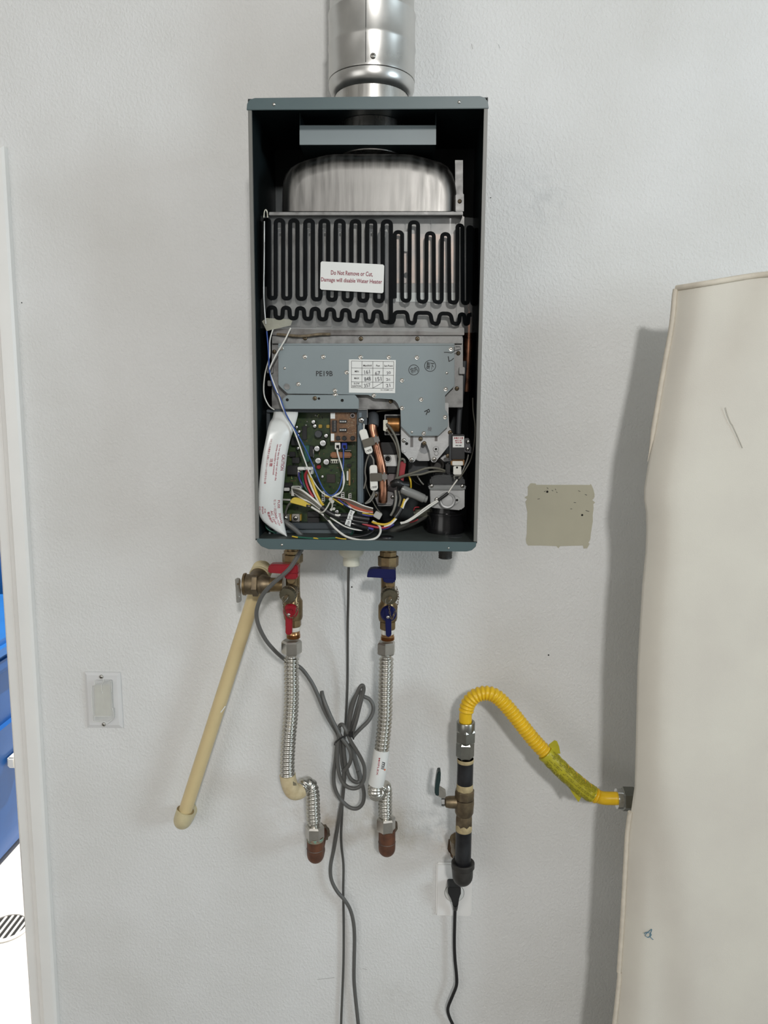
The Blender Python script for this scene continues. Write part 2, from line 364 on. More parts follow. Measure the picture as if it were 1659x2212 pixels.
def screw_mesh(key, m_head, m_slot, cross=True, ring=False):
    def build():
        bm = bmesh.new()
        if ring:
            add_lathe(bm, (0, 0.0, 0), (0, -1, 0), [(0, 1.0), (0.25, 1.0), (0.32, 0.9), (0.3, 0.66), (0.18, 0.6), (0.42, 0.52), (0.5, 0.3), (0.5, 0.05)], 16)
        else:
            add_lathe(bm, (0, 0.0, 0), (0, -1, 0), [(0, 1.0), (0.22, 1.0), (0.45, 0.84), (0.6, 0.5), (0.64, 0.05)], 16)
        if cross:
            add_box(bm, (-0.5, -0.70, -0.09), (0.5, -0.5, 0.09), mi=1); add_box(bm, (-0.09, -0.70, -0.5), (0.09, -0.5, 0.5), mi=1)
        bmesh.ops.recalc_face_normals(bm, faces=bm.faces)
        me = bpy.data.meshes.new(key); bm.to_mesh(me); bm.free(); me.materials.append(m_head); me.materials.append(m_slot)
        me.shade_smooth(); me.set_sharp_from_angle(angle=math.radians(40))
        return me, None
    return shared(key, build)
def screw(px, py, d, rpx, parent, kind='bright', name='screw', rot=0.4):
    me = {'bright': lambda: screw_mesh('pan_screw', nickel, void), 'rivet': lambda: screw_mesh('ring_rivet', nickel, void, False, True), 'dark': lambda: screw_mesh('dark_screw', brass_dark, void), 'plain': lambda: screw_mesh('plain_rivet', nickel, void, False)}[kind]()
    o = link(name, me, parent, P(px, py, d)); s = rpx * mpp(px, py, d); o.scale = (s, s, s); o.rotation_euler = (0, rot + 0.7 * math.sin(px * 1.7 + py), 0)
    return o
def hole(px, py, d, rpx, parent, name='hole'):
    return lathe(name, P(px, py, d), (0, -1, 0), [(0, rpx * mpp(px, py, d)), (0.0003, rpx * mpp(px, py, d))], void, parent, 16)
def cyl(name, px, py, d0, d1, rpx, m, parent, segs=20, bev=0.12, smooth=40):
    """Round piece facing the room: axis square to the wall, from distance d0 to d1."""
    r = rpx * mpp(px, py, d1); h = d1 - d0; b = min(r * bev, h * 0.4)
    c = P(px, py, d1); c.y = -d0
    return lathe(name, c, (0, -1, 0), [(0, r), (h - b, r), (h, r - b)], m, parent, segs, smooth=smooth)

# ------------------------------------------------------------------ lettering
_TX = {}
def text2d(body):
    if body not in _TX:
        c = bpy.data.curves.new('lettering', 'FONT'); c.body = body; c.resolution_u = 2; c.offset = 0.012; c.align_x = 'LEFT'
        o = bpy.data.objects.new('lettering', c); COL.objects.link(o)
        dg = bpy.context.evaluated_depsgraph_get(); me = bpy.data.meshes.new_from_object(o.evaluated_get(dg))
        vs_ = [(v.co.x, v.co.y) for v in me.vertices]; fs = [tuple(p.vertices) for p in me.polygons]
        bpy.data.objects.remove(o); bpy.data.curves.remove(c); bpy.data.meshes.remove(me)
        x0 = min(v[0] for v in vs_); x1 = max(v[0] for v in vs_); y0 = min(v[1] for v in vs_); y1 = max(v[1] for v in vs_)
        _TX[body] = ([((x - x0) / (x1 - x0), (y - y0) / (y1 - y0)) for x, y in vs_], fs, (x1 - x0) / (y1 - y0))
    return _TX[body]
def lettering(body, fn, m, parent, name='lettering', label=None):
    """fn maps (0..1 along the line, 0..1 up the letters) to a world point."""
    vs_, fs, asp = text2d(body); bm = bmesh.new(); vv = [bm.verts.new(fn(x, y)) for x, y in vs_]
    for f in fs:
        try: bm.faces.new([vv[i] for i in f])
        except ValueError: pass
    lo = Vector([min(v.co[i] for v in bm.verts) for i in range(3)]); hi = Vector([max(v.co[i] for v in bm.verts) for i in range(3)]); loc = (lo + hi) / 2
    bmesh.ops.translate(bm, verts=bm.verts, vec=-loc); me = bpy.data.meshes.new(name); bm.to_mesh(me); bm.free(); me.materials.append(m)
    o = link(name, me, parent, loc)
    if label: o['label'] = label
    return o
def ptext(body, cx_, cy_, w, h, d, m, parent, ang=0.0):
    a = math.radians(ang); c, s = math.cos(a), math.sin(a)
    def fn(u, v):
        x = (u - 0.5) * w; y = -(v - 0.5) * h
        return P(cx_ + c * x - s * y, cy_ + s * x + c * y, d)
    return lettering(body, fn, m, parent)
def pline(name, pts, wpx, d, m, parent, closed=False):
    """Flat printed or drawn line, in picture pixels on a plane at distance d."""
    bm = bmesh.new(); n = len(pts); L_ = []; R_ = []
    for i in range(n):
        a = pts[(i - 1) % n] if (closed or i > 0) else pts[i]; b = pts[(i + 1) % n] if (closed or i < n - 1) else pts[i]
        dx, dy = b[0] - a[0], b[1] - a[1]; l = math.hypot(dx, dy) or 1; nx, ny = -dy / l * wpx / 2, dx / l * wpx / 2
        L_.append(bm.verts.new(P(pts[i][0] + nx, pts[i][1] + ny, d))); R_.append(bm.verts.new(P(pts[i][0] - nx, pts[i][1] - ny, d)))
    for i in range(n if closed else n - 1):
        j = (i + 1) % n; bm.faces.new((L_[i], R_[i], R_[j], L_[j]))
    return finish(name, bm, m, parent, 0)

def fine_print(rows, fn, m, parent, seed=1):
    """Rows of tiny illegible print: short dashes; fn maps (0..1 along, row centre + offset) to a world point. rows: list of (v0, v1)."""
    rnd = random.Random(seed); bm = bmesh.new()
    for v0, v1 in rows:
        u = rnd.uniform(0.0, 0.06)
        while u < 0.97:
            w = rnd.uniform(0.012, 0.06)
            if rnd.random() < 0.86: bm.faces.new([bm.verts.new(fn(*q)) for q in ((u, v0), (min(u + w, 1), v0), (min(u + w, 1), v1), (u, v1))])
            u += w + rnd.uniform(0.006, 0.02)
    return finish('fine_print', bm, m, parent, 0)
def flat_print(cx_, cy_, w, h, n, d, m, parent, ang=0.0, seed=1):
    a = math.radians(ang); c, s_ = math.cos(a), math.sin(a)
    def fn(u, v):
        x = (u - 0.5) * w; y = (v - 0.5) * h
        return P(cx_ + c * x - s_ * y, cy_ + s_ * x + c * y, d)
    return fine_print([((k + 0.2) / n, (k + 0.75) / n) for k in range(n)], fn, m, parent, seed)

# ================================================================== the setting
def structure(o):
    o['kind'] = 'structure'; return o
XD = P(69.5, 1200, 0).x                      # outer edge of the door casing
XO = XD - 0.060                              # edge of the door opening
ZC = P(16, 320, 0).z                         # top of the door casing
ZO = ZC - 0.060
bm = bmesh.new()
add_box(bm, (XO, 0, 0), (4.2, 0.14, 3.05)); add_box(bm, (-3.2, 0, 0), (XO - 0.92, 0.14, 3.05)); add_box(bm, (XO - 0.92, 0, ZO), (XO, 0.14, 3.05))
wall = structure(finish('wall_back', bm, MATS['wall'], None, 0, loc=(0, 0, 0)))
structure(wbox('floor', (-3.2, -6.0, -0.05), (4.2, 0.14, 0.0), garage_floor))
structure(wbox('ceiling', (-3.2, -6.0, 3.05), (4.2, 0.14, 3.12), ceiling_paint))
structure(wbox('ground', (-7.0, 0.1401, -0.08), (3.0, 7.0, -0.005), concrete))

# door casing: moulded profile, right leg and head, mitred at the corner
PROF = [(0.0, 0.0), (0.0, 0.012), (-0.004, 0.0155), (-0.009, 0.0165), (-0.025, 0.0165), (-0.0275, 0.0135), (-0.031, 0.0125), (-0.035, 0.0115), (-0.0375, 0.0085), (-0.055, 0.0075), (-0.0575, 0.005), (-0.0575, 0.0)]
def casing(name, pathfn):
    bm = bmesh.new(); a = [bm.verts.new(pathfn(u, d, 0)) for u, d in PROF]; b = [bm.verts.new(pathfn(u, d, 1)) for u, d in PROF]; n = len(PROF)
    for i in range(n): bm.faces.new((a[i], a[(i + 1) % n], b[(i + 1) % n], b[i]))
    bm.faces.new(a); bm.faces.new(b)
    return structure(finish(name, bm, white_paint, None, 12))
casing('trim_1', lambda u, d, e: (XD + u, -d - 0.0002, 0.001 if e == 0 else ZC + u))
casing('trim_2', lambda u, d, e: (XD + u if e == 0 else XD - 1.04 - u, -d - 0.0002, ZC + u))
structure(wbox('trim_3', (XO - 0.001, -0.001, 0.001), (XO + 0.018, 0.139, ZO), white_paint))
structure(wbox('trim_4', (XD - 0.0589, -0.0030, 0.002), (XD - 0.0577, -0.0012, ZO), black))

# tan square of the old paint where something used to be screwed to the wall
bp_ = crop(1100, 1020, 7.541)
pp_ = [(330, 205), (350, 180), (430, 185), (440, 205), (700, 207), (1000, 206), (1310, 208), (1330, 195), (1350, 230), (1370, 280), (1388, 350), (1390, 400), (1370, 440), (1350, 450), (1400, 495), (1370, 520), (1375, 590), (1360, 700), (1362, 800), (1345, 900), (1330, 1000), (1320, 1100), (1290, 1150), (1310, 1165), (1270, 1240), (1210, 1245), (1200, 1195), (1000, 1200), (830, 1205), (800, 1240), (770, 1205), (500, 1195), (310, 1195), (280, 1160), (270, 1100), (285, 1000), (290, 800), (295, 650), (280, 580), (262, 480), (290, 440), (250, 410), (300, 380), (305, 300), (300, 240)]
patch = prism('paint_patch', [bp_(x, y) for x, y in pp_], 0.0006, 0.0004, bare_wall, wall, 0, 0); patch['label'] = 'square of old tan paint with two screw holes'
for x, y, r in ((620, 318, 2.4), (1188, 698, 2.2)): hole(*bp_(x, y), 0.0009, r, patch, 'screw_hole')
for x, y, a, l in ((625, 260, 40, 4), (755, 282, 55, 3.5), (705, 300, 30, 4), (775, 327, 40, 3.5), (580, 312, -25, 4), (1140, 308, 20, 5), (1250, 368, 20, 5), (1275, 632, 20, 8), (1010, 597, 0, 4), (1070, 495, 5, 5), (480, 436, -10, 5)):
    cx_, cy_ = bp_(x, y); a = math.radians(a); pline('scuff', [(cx_ - math.cos(a) * l / 2, cy_ - math.sin(a) * l / 2), (cx_ + math.cos(a) * l / 2, cy_ + math.sin(a) * l / 2)], 1.1, 0.001, mat('scuff_grey', (0.09, 0.09, 0.085, 1), 0.8), patch)
for x, y, r in ((760, 1268, 1.6), (1185, 1415, 1.6), (1060, 427, 1.0), (47, 654, 1.2)): hole(x, y, 0.0006, r, wall, 'nail_hole')
for pts in ([(1019, 95), (1021, 106)], [(1077, 96), (1080, 104)], [(1568, 1000), (1570, 1010)], [(685, 2116), (722, 2112)], [(783, 2092), (793, 2095)]):
    pline('scuff', pts, 0.9, 0.0006, mat('scuff_pale', (0.48, 0.48, 0.47, 1), 0.8), wall)

# ------------------------------------------------------------------ outside the doorway
def wheelie_bin(name, label, x1, y0, h, body, lidm):
    """Tapered wheeled bin whose right side stands at x1."""
    w, l = 0.56, 0.72
    t = thing(name, label, 'bin', (x1 - w / 2, y0 + l / 2, -0.005), 'blue bins outside the door')
    bm = bmesh.new(); b = []
    for z, k in ((0.03, 0.0), (0.10, 0.006), (h * 0.62, 0.045), (h * 0.66, 0.05), (h * 0.66 + 0.001, 0.03), (h - 0.08, 0.045), (h - 0.05, 0.075), (h - 0.02, 0.075)):
        b.append([bm.verts.new((cx_, cy_, z)) for cx_, cy_ in ((x1 - w + 0.02 - k, y0 - k), (x1 - 0.07 + k, y0 - k), (x1 - 0.045 + k, y0 + 0.03), (x1 - 0.045 + k, y0 + l - 0.03), (x1 - 0.07 + k, y0 + l + k), (x1 - w + 0.02 - k, y0 + l + k))])
    for r0, r1 in zip(b, b[1:]):
        for i in range(6): bm.faces.new((r0[i], r0[(i + 1) % 6], r1[(i + 1) % 6], r1[i]))
    bm.faces.new(b[0]); bm.faces.new(b[-1])
    finish('body', bm, body, t, 30)
    bm = bmesh.new(); add_box(bm, (x1 - w - 0.05, y0 - 0.10, h - 0.02), (x1 + 0.04, y0 + l + 0.05, h + 0.045), 0.02); finish('lid', bm, lidm, t)
    wtube('handle', [(x1 - w, y0 + l + 0.02, h - 0.08), (x1 - w, y0 + l + 0.12, h - 0.06), (x1 - 0.05, y0 + l + 0.12, h - 0.06), (x1 - 0.05, y0 + l + 0.02, h - 0.08)], 0.013, body, t)
    for sx in (x1 - w - 0.01, x1 - 0.05):
        lathe('wheel', (sx, y0 + l + 0.02, 0.105), (1, 0, 0), [(0, 0.06), (0.005, 0.11), (0.045, 0.11), (0.05, 0.06)], black, t, 24)
    return t
wb = wheelie_bin('wheeled_bin', 'blue wheeled bin standing just outside the doorway, nearest the drain', -1.36, 0.80, 0.78, bin_blue, bin_light)
wbox('latch', (-1.364, 0.99, 0.36), (-1.335, 1.10, 0.40), white, wb, 0.006)
wheelie_bin('wheeled_bin', 'taller blue wheeled bin behind the other bin outside the doorway', -1.66, 1.75, 1.02, bin_light, bin_blue)
dc = Vector((-1.225, 0.69, -0.005))
dr_ = thing('floor_drain', 'round slotted drain cover in the pale concrete outside the doorway', 'drain', dc)
lathe('rim', dc, (0, 0, 1), [(0, 0.070), (0.004, 0.070), (0.006, 0.066), (0.005, 0.056), (0.001, 0.056)], concrete, dr_, 32, cap=False)
lathe('well', dc, (0, 0, 1), [(0.0002, 0.0555), (0.0008, 0.0555)], mat('drain_grey', (0.012, 0.012, 0.011, 1), 0.8), dr_, 32)
for k in range(6):
    y = -0.045 + 0.018 * k; hw = math.sqrt(max(0, 0.0545 ** 2 - y * y))
    wbox('bar', (dc.x + y - 0.0035, dc.y - hw, dc.z + 0.0008), (dc.x + y + 0.0035, dc.y + hw, dc.z + 0.0030), concrete, dr_)

# ================================================================== water heater
HX0, HX1 = -0.2426, 0.1074                   # outer sides of the case
HZ1 = HC + 0.4269; HZ0 = HZ1 - 0.6389; HD = 0.2181
heater = thing('water_heater', 'open wall-hung tankless water heater with its front cover removed', 'water heater', ((HX0 + HX1) / 2, -HD / 2, HZ0))
H = heater
zt_pre = P(795, 212, HD).z - 0.0016
wbox('back_panel', (HX0 + 0.001, -0.003, HZ0 - 0.008), (HX1 - 0.001, -0.0008, zt_pre), inner_paint, H)
for nm, xo, s in (('side_panel', HX0, 1), ('side_panel', HX1, -1)):
    bm = bmesh.new()
    a, b = sorted((xo, xo + s * 0.0014)); add_box(bm, (a, -HD, HZ0 - 0.0015), (b, -0.003, zt_pre), 0, 1)
    a, b = sorted((xo, xo + s * 0.0055)); add_box(bm, (a, -HD - 0.0008, HZ0 + 0.001), (b, -HD + 0.004, HZ1), 0.0005, 0)
    finish(nm, bm, [case_grey, inner_paint], H)
# top and bottom lids: plate plus a rounded front lip with rivets
lid = prism('case_lid', [(532.5, 237.5), (533.5, 224), (539, 215), (550, 211.5), (795, 208.5), (1038, 207.5), (1048, 211), (1054, 220), (1056, 234)], HD + 0.0022, 0.002, lid_paint, H, 0.0006)
zt = P(795, 212, HD).z
wbox('lid_plate', (HX0 + 0.0002, -HD - 0.0002, zt - 0.0015), (HX1 - 0.0002, -0.0005, zt), inner_paint, lid)  # same sheet as the lid, coloured darker for the shade under it
screw(592, 225.5, HD + 0.0022, 3.4, lid, 'plain', 'rivet'); screw(992, 220.5, HD + 0.0022, 3.4, lid, 'plain', 'rivet')
bot = prism('case_base', [(554.5, 1163.5), (1029.5, 1171.5), (1028, 1181), (1019, 1189), (1008, 1191.5), (800, 1190), (580, 1186.5), (564, 1180), (555, 1170)], HD + 0.0022, 0.002, lid_paint, H, 0.0006)
wbox('lid_plate', (HX0 + 0.0003, -HD + 0.0002, HZ0 - 0.0015), (HX1 - 0.0003, -0.001, HZ0), mat('dusty_floor_paint', A(66, 72, 70), 0.55, var=0.25, vscale=40), bot)
screw(609, 1177, HD + 0.0022, 2.8, bot, 'plain', 'rivet'); screw(969, 1184, HD + 0.0022, 2.0, bot, 'plain', 'rivet')
for x, y in ((834, 1160.5),):
    c = P(x, y, 0.185); c.z = HZ0
    lathe('grommet', c, (0, 0, 1), [(0, 0.0125), (0.0015, 0.0122), (0.002, 0.010), (0.001, 0.008)], black, bot, 24)
c = P(983, 1152, 0.17); c.z = HZ0
lathe('grommet', c, (0, 0, 1), [(0, 0.012), (0.0008, 0.012), (0.001, 0.011)], slate, bot, 24)

# exhaust collar and bracket at the top
cx0 = P(803, 190, 0.105); XF, YF = cx0.x, -0.105
lathe('exhaust_collar', (XF, YF, zt - 0.050), (0, 0, 1), [(0, 0.050), (0.006, 0.054), (0.022, 0.055), (0.028, 0.058), (0.032, 0.058), (0.034, 0.055), (0.048, 0.055)], stainless, H, 36)
br = prism('hood_bracket', rect(647, 270.5, 942, 312.5), 0.172, 0.0015, plate_paint, H, 0.0004)
zb = P(795, 312.5, 0.172).z
b0, b1 = P(647, 300, 0.172).x, P(942, 300, 0.172).x
wbox('bracket_flange', (b0, -0.1712, zb), (b1, -0.06, zb + 0.0014), inner_paint, br)
for xx, s in ((b0, 1), (b1, -1)):
    a, b = sorted((xx, xx + s * 0.0014)); wbox('side_flange', (a, -0.1705, zb + 0.001), (b, -0.06, zt - 0.002), inner_paint, br)

# pressed stainless exhaust hood
HOOD = [(612, 456), (612, 415), (614, 394), (619, 378), (629, 364), (646, 353), (672, 344), (705, 335.5), (722, 333.5), (800, 333), (870, 333.5), (892, 335), (925, 344), (950, 352), (966, 362), (976, 376), (982, 394), (985, 415), (985, 456)]
bm = bmesh.new(); rows = []
for d, k in ((0.05, 1.02), (0.158, 1.0), (0.170, 0.985), (0.180, 0.955), (0.1865, 0.91), (0.190, 0.84), (0.1905, 0.72)):
    rows.append([bm.verts.new(P(798 + (x - 798) * (0.5 + 0.5 * k), 457 + (y - 457) * k, d)) for x, y in HOOD])
for a, b in zip(rows, rows[1:]):
    for i in range(len(HOOD) - 1): bm.faces.new((a[i], a[i + 1], b[i + 1], b[i]))
bm.faces.new(rows[-1])
bm.faces.new([r[0] for r in rows] + [r[-1] for r in reversed(rows)])
hood = finish('exhaust_hood', bm, hood_steel, H, 50)
fz = P(790, 457.5, 0.196).z; fz0 = P(790, 464.5, 0.196).z
hf = wbox('hood_flange', (P(581, 460, 0.196).x, -0.196, fz0), (P(1000, 460, 0.196).x, -0.05, fz), zinc, H, 0.0006)
ms_ = prism('mounting_strap', [(983, 346), (1000, 346), (1000, 418), (1002, 420), (1002, 456), (984, 456)], 0.120, 0.002, zinc, H)
pbox('strap_foot', 984, 420, 1001, 457, 0.165, 0.05, zinc, ms_); screw(993, 435, 0.165, 4.5, ms_, 'dark')
tube('wire_hook', [(570, 470, 0.192), (571, 458, 0.193), (574, 453, 0.193), (577, 458, 0.193), (578, 470, 0.192)], 0.0009, ivory, H, 6)

# finned heat exchanger behind the film
hx = pbox('heat_exchanger', 588, 464.5, 1003, 722, 0.168, 0.13, tinned, H, 0.002)
EX = [588, 617, 650, 683, 717, 752, 790, 832, 875, 930, 985, 1003]
for i in range(len(EX) - 1):
    pbox('fin_panel', EX[i] + 0.8, 467, EX[i + 1] - 0.8, 708 - (i % 2) * 2, 0.1705, 0.003, tinned, hx, 0.0008)
pbox('copper_patch', 848, 505, 985, 612, 0.1716, 0.0015, coppery, hx, 0.0006)
pbox('sensor_clip', 873, 500, 883, 543, 0.178, 0.006, chrome, hx, 0.0006)
pbox('white_pad', 855, 632, 990, 652, 0.1722, 0.002, label_white, hx, 0.0004)
hole(878, 594, 0.1735, 5.5, hx)
pbox('exchanger_flange', 588, 708, 1003, 724, 0.176, 0.02, tinned, hx, 0.0008)
tube('side_pipe', [(1012, 560, 0.13), (1013, 700, 0.13), (1010, 790, 0.13), (1007, 845, 0.125)], 0.0075, copper, H, 14)
tube('side_hose', [(1003, 780, 0.15), (999, 830, 0.15), (992, 900, 0.15), (990, 945, 0.15)], 0.0042, slate, H, 10)

# transparent film printed with the black fuse trace
def film_d(px):
    d = 0.1855
    if px < 585: d -= 0.030 * ((585 - px) / 24.0) ** 2
    if px > 985: d -= 0.045 * ((px - 985) / 50.0) ** 1.7
    return d
def film_y(px, py): return py
bm = bmesh.new(); cols = [563, 565, 568, 572, 577, 583, 590, 610, 640, 680, 720, 760, 800, 840, 880, 920, 950, 970, 985, 995, 1003, 1010, 1017, 1024, 1030, 1034]
rr = [466, 500, 560, 620, 680, 700, 714]
g = [[bm.verts.new(P(x, y + (3.0 if y == 466 else 0) * math.sin(x * 0.013) + (x - 800) * (0.012 if y < 500 else 0.02) + 0.6 * math.sin(x * 0.11 + y), film_d(x) + 0.0006 * math.sin(x * 0.05 + y * 0.02))) for x in cols] for y in rr]
for i in range(len(rr) - 1):
    for j in range(len(cols) - 1): bm.faces.new((g[i][j], g[i][j + 1], g[i + 1][j + 1], g[i + 1][j]))
film = finish('fuse_film', bm, MATS['film'], H, 80); film['label'] = 'clear film printed with a black serpentine trace'
def fillet(pts, r=7.5):
    out = [pts[0]]
    for a, b, c in zip(pts, pts[1:], pts[2:]):
        l1 = math.hypot(a[0] - b[0], a[1] - b[1]); l2 = math.hypot(c[0] - b[0], c[1] - b[1]); k = min(r, l1 * 0.499, l2 * 0.499)
        p = (b[0] + (a[0] - b[0]) / l1 * k, b[1] + (a[1] - b[1]) / l1 * k); q = (b[0] + (c[0] - b[0]) / l2 * k, b[1] + (c[1] - b[1]) / l2 * k)
        for i in range(7):
            t = i / 6; w0, w1, w2 = (1 - t) ** 2, 2 * t * (1 - t), t * t
            out.append((w0 * p[0] + w1 * b[0] + w2 * q[0], w0 * p[1] + w1 * b[1] + w2 * q[1]))
    out.append(pts[-1]); return out
def trace(name, pts, wpx, m, off=0.0013, r=8.5):
    pts = fillet(pts, r); dense = []
    for a, b in zip(pts, pts[1:]):
        n = max(1, int(math.hypot(b[0] - a[0], b[1] - a[1]) / 14)); dense += [(a[0] + (b[0] - a[0]) * i / n, a[1] + (b[1] - a[1]) * i / n) for i in range(n)]
    dense.append(pts[-1]); bm = bmesh.new(); A_ = []
    n = len(dense)
    for i in range(n):
        a, b = dense[max(i - 1, 0)], dense[min(i + 1, n - 1)]; dx, dy = b[0] - a[0], b[1] - a[1]; l = math.hypot(dx, dy) or 1
        nx, ny = -dy / l * wpx / 2, dx / l * wpx / 2; x, y = dense[i]; row = []
        for s, o_ in ((1, 0.0), (0.75, 0.00012), (-0.75, 0.00012), (-1, 0.0)):
            row.append(bm.verts.new(P(x + nx * s, y + ny * s, film_d(x + nx * s) + off + o_)))
        A_.append(row)
    for r0, r1 in zip(A_, A_[1:]):
        for k in range(3): bm.faces.new((r0[k], r0[k + 1], r1[k + 1], r1[k]))
    return finish(name, bm, m, film, 60)
trace_black = mat('trace_black', (0.005, 0.006, 0.007, 1), 0.6, var=0.3, spec=0.06)
trace_grey = mat('trace_grey_behind_film', (0.035, 0.035, 0.042, 1), 0.5, var=0.3)
c2 = lambda pts: [C2(x, y) for x, y in pts]
up = [(88, 640), (88, 120), (90, 118)]
left = [(131, 112)]
st = [(131, 160), (205, 256), (303, 353), (405, 457), (508, 561), (612, 665), (718, 771), (824, 878), (929, 984)]
path = [(136, 785), (131, 640)] ; path = [(131, 560)]
for i, (a, b) in enumerate(st):
    yt = 110 + i * 1.2; yb = 638 + i * 3
    path += [(a, yt), (b, yt)]
    if i < len(st) - 1: path += [(b, yb), (st[i + 1][0], yb)]
path += [(984, 800), (925, 802), (916, 730), (868, 727), (862, 797), (816, 795), (810, 726), (762, 722), (755, 793), (708, 790), (702, 722), (655, 718), (650, 787), (604, 785), (598, 716), (552, 714), (546, 783), (500, 781), (495, 712), (450, 710), (444, 780), (400, 778), (395, 708), (350, 706), (345, 776), (302, 774), (298, 705), (254, 702), (250, 773), (206, 771), (202, 702), (158, 700), (152, 772), (128, 774)]
trace('fuse_trace', c2(path), 9.2, trace_black)
pr = [(1010, 640), (1010, 192), (1060, 192), (1060, 655), (1110, 657), (1112, 126), (1168, 126), (1170, 662), (1224, 664), (1226, 200), (1274, 200), (1276, 665), (1328, 667), (1330, 205), (1376, 206), (1380, 668), (1432, 668), (1434, 146), (1468, 148), (1470, 670), (1506, 672), (1507, 158), (1532, 160), (1534, 675), (1560, 680), (1562, 165)]
trace('fuse_trace', c2(pr), 8.6, trace_black)
pl = [(962, 802), (1002, 802), (1008, 734), (1092, 732), (1104, 806), (1146, 808), (1152, 738), (1250, 738), (1264, 810), (1306, 812), (1314, 742), (1388, 744), (1402, 812), (1444, 812), (1450, 748), (1480, 748), (1486, 812), (1506, 812), (1510, 750), (1530, 750)]
trace('fuse_trace', c2(pl), 8.6, trace_black)
trace('fuse_trace', c2([(905, 640), (905, 195), (958, 195), (958, 640), (1006, 648)]), 8, trace_grey, -0.0016)
trace('fuse_trace', c2([(92, 125), (104, 125), (106, 632), (96, 640)]), 6, trace_black)
for i, (a, b) in enumerate(st[:8]):
    if i % 2 == 1 or i == 4: trace('fuse_trace', c2([(a + 12, 600), (a + 12, 180), (b - 2, 180), (b - 2, 600)]), 7, trace_grey, -0.0022)
lb = prism('warning_label', [C2(x, y) for x, y in ((518, 390), (930, 411), (939, 420), (934, 597), (925, 605), (514, 581), (505, 572), (509, 398))], 0.1895, 0.0004, label_white, H, 0, 0)
lb['label'] = 'white label with two lines of dark red print'
ptext('Do Not Remove or Cut,', *C2(720, 473), 90.5, 11.5, 0.1898, wine_ink, lb, 2.3)
ptext('Damage will disable Water Heater', *C2(718, 524), 132, 11.5, 0.1898, wine_ink, lb, 2.3)
prism('clear_tape', [(566, 694), (575, 687), (632, 690), (628, 703), (576, 715)], 0.1862, 0.0004, mat('yellowed_tape', (0.60, 0.59, 0.48, 1), 0.3, alpha=0.38), film, 0, 0)
tube('film_fold_highlight', [(571, 478, 0.187), (570.5, 560, 0.1875), (570, 640, 0.187), (574, 700, 0.187)], 0.0010, mat('film_highlight_white', (0.72, 0.73, 0.72, 1), 0.25), film, 6)  # bright highlight along the fold of the film, put in as a white tube

# burner box and gas manifold cover
bb = prism('burner_box', [(587, 724), (1000, 724), (1000, 880), (862, 880), (862, 884), (587, 884)], 0.166, 0.12, zinc, H, 0.001)
pbox('flange_strip', 588, 725, 999, 742, 0.172, 0.006, zinc, bb, 0.0006)
for i, (x, y) in enumerate(((362, 134), (762, 138), (1167, 138))): screw(*C3(x, y), 0.172, 4.8, bb, 'dark')
for x, y in ((141, 232), (1460, 242), (1450, 495), (976, 587)): screw(*C3(x, y), 0.1665, 4.6, bb, 'dark')
tube('sealant_bead', [(598, 722, 0.176), (620, 724, 0.1775), (655, 726, 0.1775), (690, 722, 0.1775), (714, 722, 0.176)], [0.0022] * 33, mat('brown_sealant', (0.20, 0.155, 0.10, 1), 0.8, var=0.5, vscale=150, bump=0.5), bb, 8)
pbox('side_clip', 577, 792, 590, 806, 0.170, 0.02, zinc, bb, 0.0006); pbox('side_clip', 992, 793, 1004, 808, 0.172, 0.02, zinc, bb, 0.0006); pbox('side_clip', 578, 822, 588, 834, 0.168, 0.02, zinc, bb, 0.0006)
MAN = [(601, 745), (981.6, 745), (982, 834), (960.5, 854), (960.5, 884), (968, 895), (968, 921), (947, 941.6), (886, 941.6), (866, 921), (866, 886), (860, 872), (854.4, 865), (847, 861.5), (809, 861), (795.6, 852), (621, 850.5), (610, 840), (601, 831.6)]
mn = prism('manifold_cover', MAN, 0.1795, 0.006, plate_paint, H, 0.0007)
prism('folded_edge', [(601, 742), (982, 742), (982, 745.5), (601, 745.5)], 0.1805, 0.010, plate_paint, mn, 0.0004)
for x, y in ((360, 268), (492, 268), (760, 271), (962, 271), (1163, 273), (1407, 212), (192, 207), (314, 464), (576, 510), (660, 379), (855, 545), (1056, 437), (1056, 636), (1194, 574), (1369, 500), (1365, 700), (1213, 817)):
    screw(*C3(x, y), 0.1795, 4.6, mn, 'rivet', 'rivet')
for x, y, r in ((216, 350, 3), (1377, 384, 3), (1128, 808, 3)): screw(*C3(x, y), 0.1790, r, mn, 'plain', 'peg')
hl = hole(*C3(232, 482), 0.1799, 7.2, mn); hl.data.materials[0] = zinc
lathe('hole_rim', P(*C3(232, 482), 0.1797), (0, -1, 0), [(0, 0.0055), (0.0008, 0.0055), (0.0010, 0.0048), (0.0002, 0.0046)], plate_paint, mn, 20, cap=False)
tbl = prism('settings_label', [C3(x, y) for x, y in ((676, 286), (1012, 291), (1007, 528), (676, 525))], 0.1800, 0.0003, label_white, H, 0, 0); tbl['label'] = 'white settings table with printed headings and pen figures'
T0, T1, T2, T3 = C3(694, 298), C3(998, 302), C3(996, 495), C3(694, 490)
def tl(u, v): return ((T0[0] * (1 - u) + T1[0] * u) * (1 - v) + (T3[0] * (1 - u) + T2[0] * u) * v, (T0[1] * (1 - u) + T1[1] * u) * (1 - v) + (T3[1] * (1 - u) + T2[1] * u) * v)
US = [0, 0.25, 0.506, 0.75, 1]; VS = [0, 0.258, 0.512, 0.776, 1]
for u in US: pline('rule', [tl(u, 0), tl(u, 1)], 0.7, 0.1803, black_ink, tbl)
for v in VS: pline('rule', [tl(0, v), tl(1, v)], 0.7, 0.1803, black_ink, tbl)
pline('rule', [tl(0.506, 1), tl(0.75, 0.776)], 0.7, 0.1803, black_ink, tbl)
